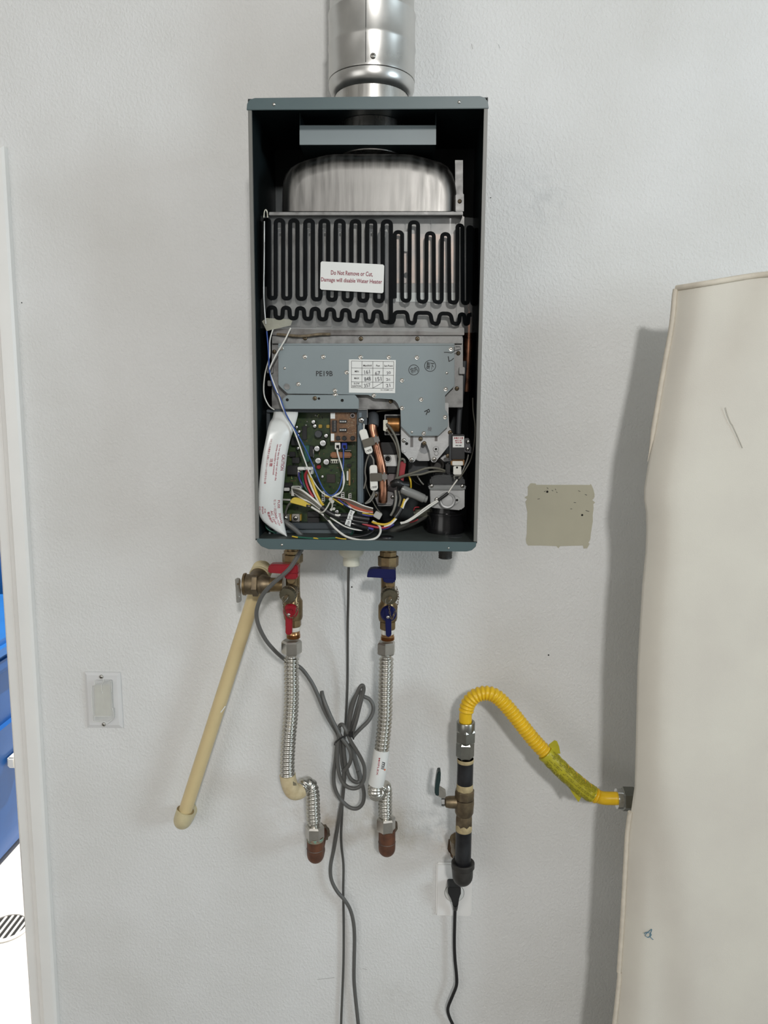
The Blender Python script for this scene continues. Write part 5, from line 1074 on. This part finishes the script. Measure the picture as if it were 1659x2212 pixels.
stub('copper_stub', 'copper elbow stub-out with green corrosion, under the tan-labelled connector', 681, 1806, 1866, 0.079, None, True)
stub('copper_stub', 'brown copper elbow stub-out under the white-labelled connector', 836, 1792, 1852, 0.079, None, False)

# ================================================================== grey power cord with its tied bundle
pcord = thing('power_cord', 'thick grey power cord looped into a bundle below the heater', 'cord', P(742, 1600, 0.06))
RC = 0.0036
tube('cord', [(652, 1186, .165), (645, 1198, .168), (628, 1225, .168), (610, 1243, .167), (588, 1262, .164), (568, 1284, .158), (557, 1308, .150), (554, 1330, .142), (560, 1355, .132), (574, 1382, .118), (592, 1404, .100), (612, 1422, .080), (634, 1434, .070), (652, 1445, .070), (672, 1472, .070), (686, 1500, .070), (703, 1540, .068), (722, 1573, .064), (735, 1595, .060), (739, 1620, .058), (741, 1660, .052)], RC, cord_grey, pcord, 12)
def loop(pts, d=0.06, r=RC, dz=None):
    tube('cord_loop', [(*CB(p[0], p[1]), p[2] if len(p) > 2 else d) for p in pts], r, cord_grey, pcord, 12)
loop([(105, 370, .060), (120, 440, .066), (160, 560, .072), (250, 770, .078), (340, 950, .082), (400, 1060, .084), (480, 1170, .086), (535, 1290, .088), (535, 1400, .086), (490, 1500, .082), (420, 1565, .074)])
loop([(105, 372, .056), (112, 440, .056), (160, 620, .058), (270, 850, .060), (350, 1040, .062), (390, 1250, .060), (410, 1450, .058), (430, 1540, .056)])
loop([(500, 1010, .066), (520, 800, .066), (560, 600, .066), (620, 420, .066), (680, 300, .066), (720, 285, .064), (730, 350, .062), (700, 480, .062), (660, 640, .064), (620, 800, .066), (555, 1010, .068)])
loop([(490, 1000, .056), (510, 780, .054), (540, 580, .052), (610, 430, .052), (660, 380, .054), (690, 400, .058), (660, 520, .062), (610, 700, .060), (560, 880, .060), (530, 1010, .062)])
loop([(690, 440, .052), (740, 450, .052), (820, 490, .052), (870, 580, .054), (865, 690, .056), (800, 810, .060), (700, 910, .062), (610, 1000, .064), (560, 1060, .066)])
loop([(370, 890, .070), (390, 866, .074), (430, 880, .080), (480, 980, .084), (540, 1120, .084), (620, 1250, .082), (700, 1390, .080), (742, 1520, .078), (735, 1680, .076), (680, 1780, .076), (590, 1820, .076), (480, 1790, .076), (400, 1700, .076), (355, 1560, .076), (338, 1350, .076), (345, 1150, .076), (365, 1000, .072), (360, 920, .070)])
loop([(430, 1100, .064), (440, 1300, .064), (470, 1500, .064), (520, 1650, .064), (600, 1720, .064), (665, 1710, .062), (655, 1600, .060), (610, 1450, .060), (570, 1300, .062), (530, 1150, .066)])
loop([(560, 1160, .058), (600, 1350, .056), (660, 1550, .056), (690, 1660, .056), (660, 1720, .056)])
loop([(330, 1180, .060), (305, 1420, .054), (282, 1600, .052), (292, 1780, .052), (350, 1930, .052), (440, 2040, .052), (540, 2110, .052), (640, 2115, .052), (715, 2040, .052), (735, 1920, .054), (720, 1800, .058), (690, 1700, .060), (640, 1560, .062)])
tube('cord', [(*CB(450, 1540), .050), (*CB(440, 1700), .040), (*CB(425, 1850), .032), (*CB(410, 2000), .028), (736, 1745, .025), (729, 1790, .020), (721, 1835, .016), (714, 1872, .014), (716, 1900, .014), (728, 1925, .016), (745, 1945, .016), (757, 1966, .014), (764, 1995, .012), (766, 2030, .011), (765, 2080, .011), (765, 2120, .011), (769, 2165, .010), (774, 2212, .010), (780, 2280, .010), (786, 2350, .010)], RC, cord_grey, pcord, 12)
tie = tube('cable_tie', [(*CB(295, 1165), .070), (*CB(310, 1125), .080), (*CB(370, 1080), .0885), (*CB(430, 1045), .0905), (*CB(500, 1025), .0905), (*CB(560, 1040), .086), (*CB(578, 1080), .076)], 0.0016, black, pcord, 8)
pbox('tie_head', *CB(508, 985), *CB(572, 1058), 0.0945, 0.006, black, pcord, 0.001)

# thin control cable hanging straight down from the gland
cc = thing('control_cable', 'thin dark grey cable hanging straight down the wall from the white gland', 'cable', P(740, 2212, 0.01))
tube('cable', [(753.5, 1218, .125), (752.5, 1250, .100), (752, 1300, .066), (751, 1350, .042), (751, 1420, .022), (750.5, 1480, .014), (748, 1540, .012), (744, 1600, .012), (741, 1680, .011), (739, 1760, .009), (737, 1800, .008), (738, 1830, .007), (742, 1870, .006), (741.5, 1930, .006), (742.5, 2000, .006), (742, 2080, .006), (739, 2160, .006), (737, 2212, .006), (736, 2300, .006), (735, 2360, .006)], 0.0024, cord_dark, cc, 10)

# ================================================================== gas pipe, shut-off valve and yellow connector
DG = 0.088; gp = thing('gas_pipe', 'black iron gas pipe with brass shut-off valve coming out of the wall', 'pipe', P(997, 1915, DG))
zg_ = lambda py: P(1003, py, DG).z
xg = P(1003, 1740, DG).x; og = (xg, -DG, 0); Z_ = (0, 0, 1)
k_ = mpp(1003, 1740, DG)
lathe('pipe_nipple', og, Z_, [(zg_(1878), 17.3 * k_), (zg_(1790), 17.3 * k_)], iron, gp, 32)
lathe('pipe_nipple', og, Z_, [(zg_(1698), 17.3 * k_), (zg_(1638), 17.3 * k_)], iron, gp, 32)
for a, b, r in ((1881, 1866, 17.8), (1794, 1778, 17.6), (1709, 1692, 17.8), (1646, 1638, 17.8)):
    rr_ = r * k_; lathe('pipe_compound', og, Z_, [(zg_(a), rr_ * 0.97), (zg_(a) + 0.001, rr_), (zg_((a + b) / 2), rr_ * 1.01), (zg_(b), rr_ * 0.98)], dope, gp, 32)
lathe('valve_hex', og, Z_, hexprof(zg_(1705) - zg_(1726), 21.5 * k_, zg_(1726)), brass_dark, gp, 8, 0.2, 20)
lathe('valve_body', og, Z_, [(zg_(1760), 17 * k_), (zg_(1754), 20 * k_), (zg_(1740), 20.5 * k_), (zg_(1735), 21 * k_), (zg_(1725), 20.5 * k_)], brass_dark, gp, 28)
lathe('valve_tail', og, Z_, [(zg_(1782), 17.5 * k_), (zg_(1779), 18.6 * k_), (zg_(1764), 18.6 * k_), (zg_(1758), 17 * k_)], brass_dark, gp, 8, 0.3, 20)
zs_ = P(990, 1733, DG).z
lathe('valve_stem', (xg, -DG, zs_), (-1, 0, 0), [(0.014, 0.0115), (0.028, 0.0110), (0.034, 0.0095), (0.036, 0.006), (0.040, 0.0055)], brass_dark, gp, 20)
lathe('stem_nut', (xg - 0.0365, -DG, zs_), (-1, 0, 0), [(0, 0.0075), (0.0055, 0.0075)], zinc, gp, 6)
teal_grip = mat('dark_teal_grip', (0.012, 0.030, 0.030, 1), 0.35)
prism('valve_lever', [CG2(x, y) for x, y in ((240, 372), (262, 368), (385, 440), (392, 480), (375, 520), (330, 518), (285, 492), (245, 470))], DG + 0.006, 0.012, nickel, gp, 0.0006)
prism('lever_grip', [CG2(x, y) for x, y in ((272, 190), (285, 163), (310, 160), (322, 182), (318, 280), (298, 380), (296, 500), (268, 496), (240, 470), (243, 372), (258, 260))], DG + 0.0085, 0.017, teal_grip, gp, 0.002)
# elbow at the bottom, horizontal run back into the wall
ze = zg_(1893); rE = 24 * k_
bm = bmesh.new(); pth = spline([Vector((xg, -DG, zg_(1864))), Vector((xg, -DG, zg_(1872))), Vector((xg, -DG, ze + 0.004)), Vector((xg, -DG + 0.006, ze - 0.002)), Vector((xg, -DG + 0.020, ze - 0.003)), Vector((xg, -DG + 0.034, ze - 0.002))], 8)
add_sweep(bm, pth, [rE * (1.0 if i < 8 else 0.93) for i in range(len(pth))], 28); finish('elbow', bm, iron_cast, gp, 60)
lathe('elbow_band', (xg, -DG, 0), Z_, [(zg_(1874), rE * 0.97), (zg_(1872), rE * 1.06), (zg_(1863), rE * 1.06), (zg_(1861.5), rE * 0.98), (zg_(1863), 18.2 * k_)], iron_cast, gp, 32, cap=False)
lathe('wall_run', (xg, -DG + 0.03, ze), (0, 1, 0), [(0, 17.3 * k_), (DG - 0.0305, 17.3 * k_)], iron, gp, 28)
lathe('rusty_coupling', (xg, -0.020, ze), (0, 1, 0), [(0, 18.5 * k_), (0.0195, 19.5 * k_)], mat('orange_rust', (0.36, 0.20, 0.09, 1), 0.7, col2=(0.16, 0.09, 0.05, 1), vscale=90, bump=0.2), gp, 28)
bm = bmesh.new(); n = 30; hc = Vector((xg - 0.004, -0.0006, ze + 0.006))
bm.faces.new([bm.verts.new(hc + Vector(((0.0195 + 0.004 * noise.noise(Vector((k * 0.8, 1, 2)))) * math.cos(2 * math.pi * k / n), -0.0002, (0.030 + 0.006 * noise.noise(Vector((k * 0.8, 5, 2)))) * math.sin(2 * math.pi * k / n)))) for k in range(n)])
finish('wall_hole', bm, mat('broken_plaster', (0.20, 0.12, 0.07, 1), 0.9, col2=(0.03, 0.02, 0.015, 1), vscale=80), gp, 0)
lathe('brass_tee', (xg - 0.012, -0.055, ze + 0.050), (0.15, 0.6, -0.8), [(-0.012, 0.010), (0.010, 0.012), (0.030, 0.012), (0.046, 0.014)], brass_dark, gp, 18)

gh = thing('gas_connector', 'yellow coated corrugated gas connector arching from the gas pipe to the right', 'connector', P(1006, 1600, DG))
xg2 = P(1005.5, 1585, DG).x; zq = lambda py: P(1005.5, py, DG).z; k2 = mpp(1005.5, 1590, DG)
lathe('flare_nut', (xg2, -DG, 0), Z_, [(zq(1604), 18 * k2), (zq(1599), 22.5 * k2), (zq(1578), 22.5 * k2), (zq(1574), 20.5 * k2)], dull_nickel, gh, 6, 0.52, 20)
lathe('nut_neck', (xg2, -DG, 0), Z_, [(zq(1578), 20 * k2), (zq(1560), 20 * k2), (zq(1558.5), 19 * k2), (zq(1558.5), 14.5 * k2), (zq(1568), 14 * k2)], dull_nickel, gh, 32)
lathe('adaptor_hex', (xg2, -DG, 0), Z_, hexprof(zq(1602) - zq(1637), 19.5 * k2, zq(1637)), dull_nickel, gh, 6, 0.0, 20)
hosep = [(350, 440, .088), (350, 395, .088), (352, 335, .088), (372, 262, .088), (422, 210, .089), (490, 191, .090), (560, 208, .092), (630, 268, .094), (700, 350, .096), (770, 440, .098), (850, 538, .100), (930, 622, .102), (1010, 702, .104), (1100, 785, .106), (1190, 858, .107), (1260, 912, .108), (1330, 940, .108), (1400, 944, .108), (1445, 944, .108)]
corrugated('hose', [P(*C8(x, y), d) for x, y, d in hosep], 0.0138, 0.0112, 0.0068, yellow, gh, 26, 0.030, 0.036, 0.0116, res=10)
e1 = P(*C8(1430, 946), .108); e2 = P(*C8(1570, 950), .108); axn = (e2 - e1).normalized()
lathe('end_collar', e1, axn, [(0, 0.0125), (0.0005, 0.0175), (0.009, 0.0180), (0.0105, 0.0175)], chrome, gh, 32)
lathe('end_nut', e1 + axn * 0.009, axn, hexprof((e2 - e1).length - 0.010, 0.0215), dull_nickel, gh, 6, 0.3, 20)
bm = bmesh.new(); tp = spline([P(*CT(x, y), d) for x, y, d in ((120, 460, .1022), (250, 590, .104), (400, 740, .1055), (560, 880, .107), (720, 1010, .108), (830, 1075, .108))], 8); add_sweep(bm, tp, [0.0152 + 0.0005 * math.sin(i * 1.1) for i in range(len(tp))], 26); tg = finish('warning_tag', bm, olive_tag, gh, 60)
prism('tag_flap', [CT(x, y) for x, y in ((170, 340), (262, 270), (300, 285), (330, 360), (350, 470), (280, 470))], 0.106, 0.0006, olive_tag, tg, 0, 0)
prism('tag_flap', [CT(x, y) for x, y in ((420, 870), (520, 1050), (620, 1195), (665, 1115), (600, 1000), (500, 900))], 0.113, 0.0006, olive_tag, tg, 0, 0)
ink_olive = mat('tag_print', (0.21, 0.19, 0.012, 1), 0.6)
def tag_pt(a, ang, r=0.0161):
    f = a * (len(tp) - 1); i = min(int(f), len(tp) - 2); c = tp[i].lerp(tp[i + 1], f - i); t = (tp[i + 1] - tp[i]).normalized()
    u = Vector((0, -1, 0)); u = (u - t * u.dot(t)).normalized(); w = u.cross(t); return c + (u * math.cos(ang) + w * math.sin(ang)) * r
fine_print([(-1.15 + k * 0.155, -1.15 + k * 0.155 + 0.065) for k in range(15) if k not in (6, 9)], lambda u, v: tag_pt(0.06 + 0.9 * u, v), ink_olive, tg, 11)
for k, a0 in enumerate((0.27, 0.33, 0.52, 0.71)):
    bm = bmesh.new(); add_sweep(bm, [tag_pt(a0 + 0.01 * j, -0.3 - 0.13 * j, 0.0156) for j in range(8)], 0.0005, 6); finish('crease', bm, mat('tag_crease', (0.62, 0.57, 0.10, 1), 0.3), tg, 60)

# ================================================================== outlet, plug, switch plate
op = thing('outlet_plate', 'white wall plate with a round socket, behind the gas pipe elbow', 'outlet', P(981, 1981, 0.003))
bm = bmesh.new(); add_prism(bm, px_pts([(942.6, 1865.1), (1020.5, 1866.5), (1018.5, 1981), (940.7, 1979.4)], 0.0068), Vector((0, 0.0065, 0)), 0.0030); finish('plate', bm, mat('plate_white', (0.84, 0.835, 0.82, 1), 0.3, var=0.03), op, 40)
sc = P(981.5, 1929, 0.0072)
lathe('socket', sc, (0, -1, 0), [(0, 0.0186), (0.0012, 0.0186), (0.0016, 0.0180), (0.0016, 0.001)], label_white, op, 32)
lathe('socket_gap', sc, (0, -1, 0), [(-0.0002, 0.0197), (0.0002, 0.0197)], mat('gap_grey', (0.25, 0.25, 0.24, 1), 0.7), op, 32)
pg = thing('plug_cord', 'black plug and cord hanging from the white outlet', 'cord', P(982, 1955, 0.03))
bm = bmesh.new()
fr = px_pts([CG2(x, y) for x, y in ((415, 1710), (430, 1698), (570, 1698), (588, 1712), (588, 1790), (560, 1845), (552, 1945), (545, 1952), (488, 1952), (480, 1945), (460, 1850), (415, 1780))], 0.034)
add_prism(bm, fr, Vector((0, 0.0255, 0)), 0.0022); finish('plug', bm, black, pg, 40)
tube('strain_relief', [(*CG2(515, 1930), .026), (*CG2(514, 1965), .022), (*CG2(512, 1990), .019)], [0.0052] * 9 + [0.0046] * 8, black, pg, 10)
tube('cord', [(*CG2(514, 1960), .022), (983, 1965, .018), (982, 2000, .014), (981.5, 2040, .013), (983, 2075, .014), (986, 2105, .016), (986, 2128, .017), (978, 2150, .017), (969, 2172, .016), (967.5, 2185, .015), (972, 2200, .013), (979, 2215, .012), (990, 2245, .011), (1000, 2300, .011), (1003, 2360, .011)], 0.0033, black, pg, 10)

sw_ = thing('switch_plate', 'white wall plate with a clear plastic cover over its switch', 'switch', P(228, 1572, 0.003))
bm = bmesh.new(); a = [P(*q, 0.0004) for q in ((183.5, 1450.5), (261.1, 1452), (267.4, 1572.2), (189.4, 1571))]; b = [P(*CSW(x, y), 0.006) for x, y in ((345, 360), (1170, 375), (1245, 1740), (420, 1735))]
va = [bm.verts.new(p) for p in a]; vb = [bm.verts.new(p) for p in b]; vm = [bm.verts.new(p.lerp(q, 0.12) + Vector((0, -0.0022, 0))) for p, q in zip(a, b)]
bm.faces.new(vb)
for lo, hi in ((va, vm), (vm, vb)):
    for i in range(4): bm.faces.new((lo[i], lo[(i + 1) % 4], hi[(i + 1) % 4], hi[i]))
finish('plate', bm, mat('switch_plate_white', (0.70, 0.70, 0.70, 1), 0.25, var=0.03), sw_, 20)
prism('switch', [CSW(x, y) for x, y in ((545, 640), (990, 640), (1030, 1500), (580, 1510))], 0.0085, 0.004, mat('switch_ivory', (0.56, 0.55, 0.48, 1), 0.4, var=0.04), sw_, 0.0008)
cover_o = [(560, 520), (1000, 520), (1030, 560), (1035, 820), (1050, 1290), (1085, 1300), (1095, 1560), (890, 1650), (540, 1640), (525, 1470), (505, 1450), (480, 720), (560, 650)]
cv_ = prism('clear_cover', [CSW(x, y) for x, y in cover_o], 0.0135, 0.0075, MATS['clear'], sw_, 0.0008)
edge = mat('cover_edge_highlight', (0.80, 0.80, 0.77, 1), 0.12)  # highlights on the rims of the clear cover, drawn as white tubes
for pts in ([(560, 530), (560, 640), (485, 720), (510, 1440)], [(530, 1480), (545, 1640), (880, 1645)], [(1000, 520), (1030, 570), (1040, 830)], [(1020, 1280), (1065, 1300), (1085, 1550), (890, 1720)], [(810, 470), (815, 540), (765, 610), (755, 760), (795, 860)], [(570, 1500), (1000, 1495)]):
    tube('cover_edge_highlight', [(*CSW(x, y), 0.0138) for x, y in pts], 0.00055, edge, cv_, 6, 5)
screw(*CSW(752, 408), 0.0062, 4.6, sw_); screw(*CSW(820, 1722), 0.0062, 4.4, sw_)

# ================================================================== canvas covered panel standing at the right
pn = thing('canvas_panel', 'tall cream canvas-covered panel with piped edges standing at the right', 'panel', (0.72, -0.19, 0.0))
EDGE = [(612, 1491.5), (625, 1489), (705, 1475), (760, 1464), (843, 1446), (920, 1430), (1000, 1414), (1060, 1404), (1085, 1404), (1112, 1408), (1150, 1409), (1202, 1407), (1270, 1400), (1343, 1395.5), (1455, 1389), (1582, 1386), (1724, 1383), (1829, 1373), (2023, 1362), (2210, 1349)]
def edge_x(y):
    for (y0, x0), (y1, x1) in zip(EDGE, EDGE[1:]):
        if y0 <= y <= y1: return x0 + (x1 - x0) * (y - y0) / (y1 - y0)
    return EDGE[-1][1]
D0 = 0.215
def smooth(t): t = max(0, min(1, t)); return t * t * (3 - 2 * t)
ys = [612, 618, 630, 660, 705, 760, 800, 843, 880, 920, 960, 1000, 1030, 1060, 1085, 1112, 1150, 1202, 1270, 1343, 1400, 1455, 1520, 1582, 1650, 1724, 1780, 1829, 1880, 1930, 1980, 2023, 2080, 2140, 2210]
us = [0, 0.006, 0.014, 0.026, 0.042, 0.06, 0.09, 0.13, 0.17, 0.21, 0.26, 0.32, 0.4, 0.5, 0.62, 0.76, 0.9, 1.0]
zb_ = 0.001; bm = bmesh.new(); rows = []
ztop = None
for y in ys + ['floor']:
    yy = 2210 if y == 'floor' else y; row = []
    for u in us:
        d = D0 - 0.030 * (1 - min(1, u / 0.09)) ** 2.2
        px = edge_x(yy) + u * 760
        dy = -22 * smooth(u / 0.25) * (1 if yy < 640 else max(0, 1 - (yy - 640) / 400))          # top edge rises to the right
        d -= 0.012 * smooth((700 - yy) / 90)                                                       # rolled top
        fold = 0.030 + 0.10 * max(0, (yy - 1700) / 500.0)
        if yy > 1690: d -= 0.014 * smooth((yy - 1690) / 160) * (1 - smooth((u - fold) / 0.06))      # lower hem set back behind the fold
        d -= 0.018 * smooth((1000 - yy) / 300) * (1 - smooth((u - 0.01 - 0.16 * max(0, (960 - yy) / 350)) / 0.13))   # soft diagonal crease at the top corner
        d += 0.004 * math.sin(u * 14 + yy * 0.004) * u
        p = P(px, yy + dy, D0); p = Vector((p.x, -d, p.z))
        if y == 'floor': p = Vector((p.x - 0.03 * (1 - u), p.y, zb_))
        row.append(bm.verts.new(p))
    rows.append(row)
back = []
for row in rows: back.append([bm.verts.new(Vector((row[0].co.x + 0.008, -D0 + 0.055, row[0].co.z))), bm.verts.new(Vector((row[-1].co.x, -D0 + 0.055, row[-1].co.z)))])
for i in range(len(rows) - 1):
    for j in range(len(us) - 1): bm.faces.new((rows[i][j], rows[i][j + 1], rows[i + 1][j + 1], rows[i + 1][j]))
    bm.faces.new((back[i][0], rows[i][0], rows[i + 1][0], back[i + 1][0])); bm.faces.new((rows[i][-1], back[i][1], back[i + 1][1], rows[i + 1][-1])); bm.faces.new((back[i][1], back[i][0], back[i + 1][0], back[i + 1][1]))
bm.faces.new([back[0][0], back[0][1]] + list(reversed(rows[0]))); bm.faces.new([back[-1][1], back[-1][0]] + rows[-1])
tops = [v.co.copy() for v in rows[0]]; lefts = [r[0].co.copy() for r in rows]
finish('cover', bm, canvas, pn, 60)
off = Vector((-0.0015, -0.001, 0))
wtube('piping', [c + off for y, c in zip(ys, lefts) if y <= 1010], [0.0042] * 38 + [0.0036, 0.003, 0.0022, 0.0016, 0.001, 0.0006, 0.0004], canvas_pipe, pn, 10, 4)
wtube('piping', [c + off for y, c in zip(ys, lefts) if y >= 1780] + [lefts[-1] + off], 0.0042, canvas_pipe, pn, 10, 4)
wtube('piping', [c + Vector((0, -0.0005, 0.002)) for c in tops], 0.0044, canvas_pipe, pn, 10, 4)
for pts, m_ in (([(1567, 880), (1571, 895), (1578, 912), (1582, 918)], canvas_pipe), ([(1582, 918), (1592, 940), (1604, 968)], canvas_pipe)):
    tube('loose_thread', [(x, y, D0 + 0.0025) for x, y in pts], 0.0005, mat('thread_tan', (0.50, 0.46, 0.39, 1), 0.8), pn, 6)
tube('blue_thread', [(x, y, D0 - 0.0145) for x, y in ((1391, 2017), (1398, 2014), (1407, 2019), (1400, 2025), (1394, 2020), (1402, 2012), (1408, 2008), (1404, 2022), (1411, 2030))], 0.0006, mat('thread_blue', (0.10, 0.22, 0.30, 1), 0.7), pn, 5)
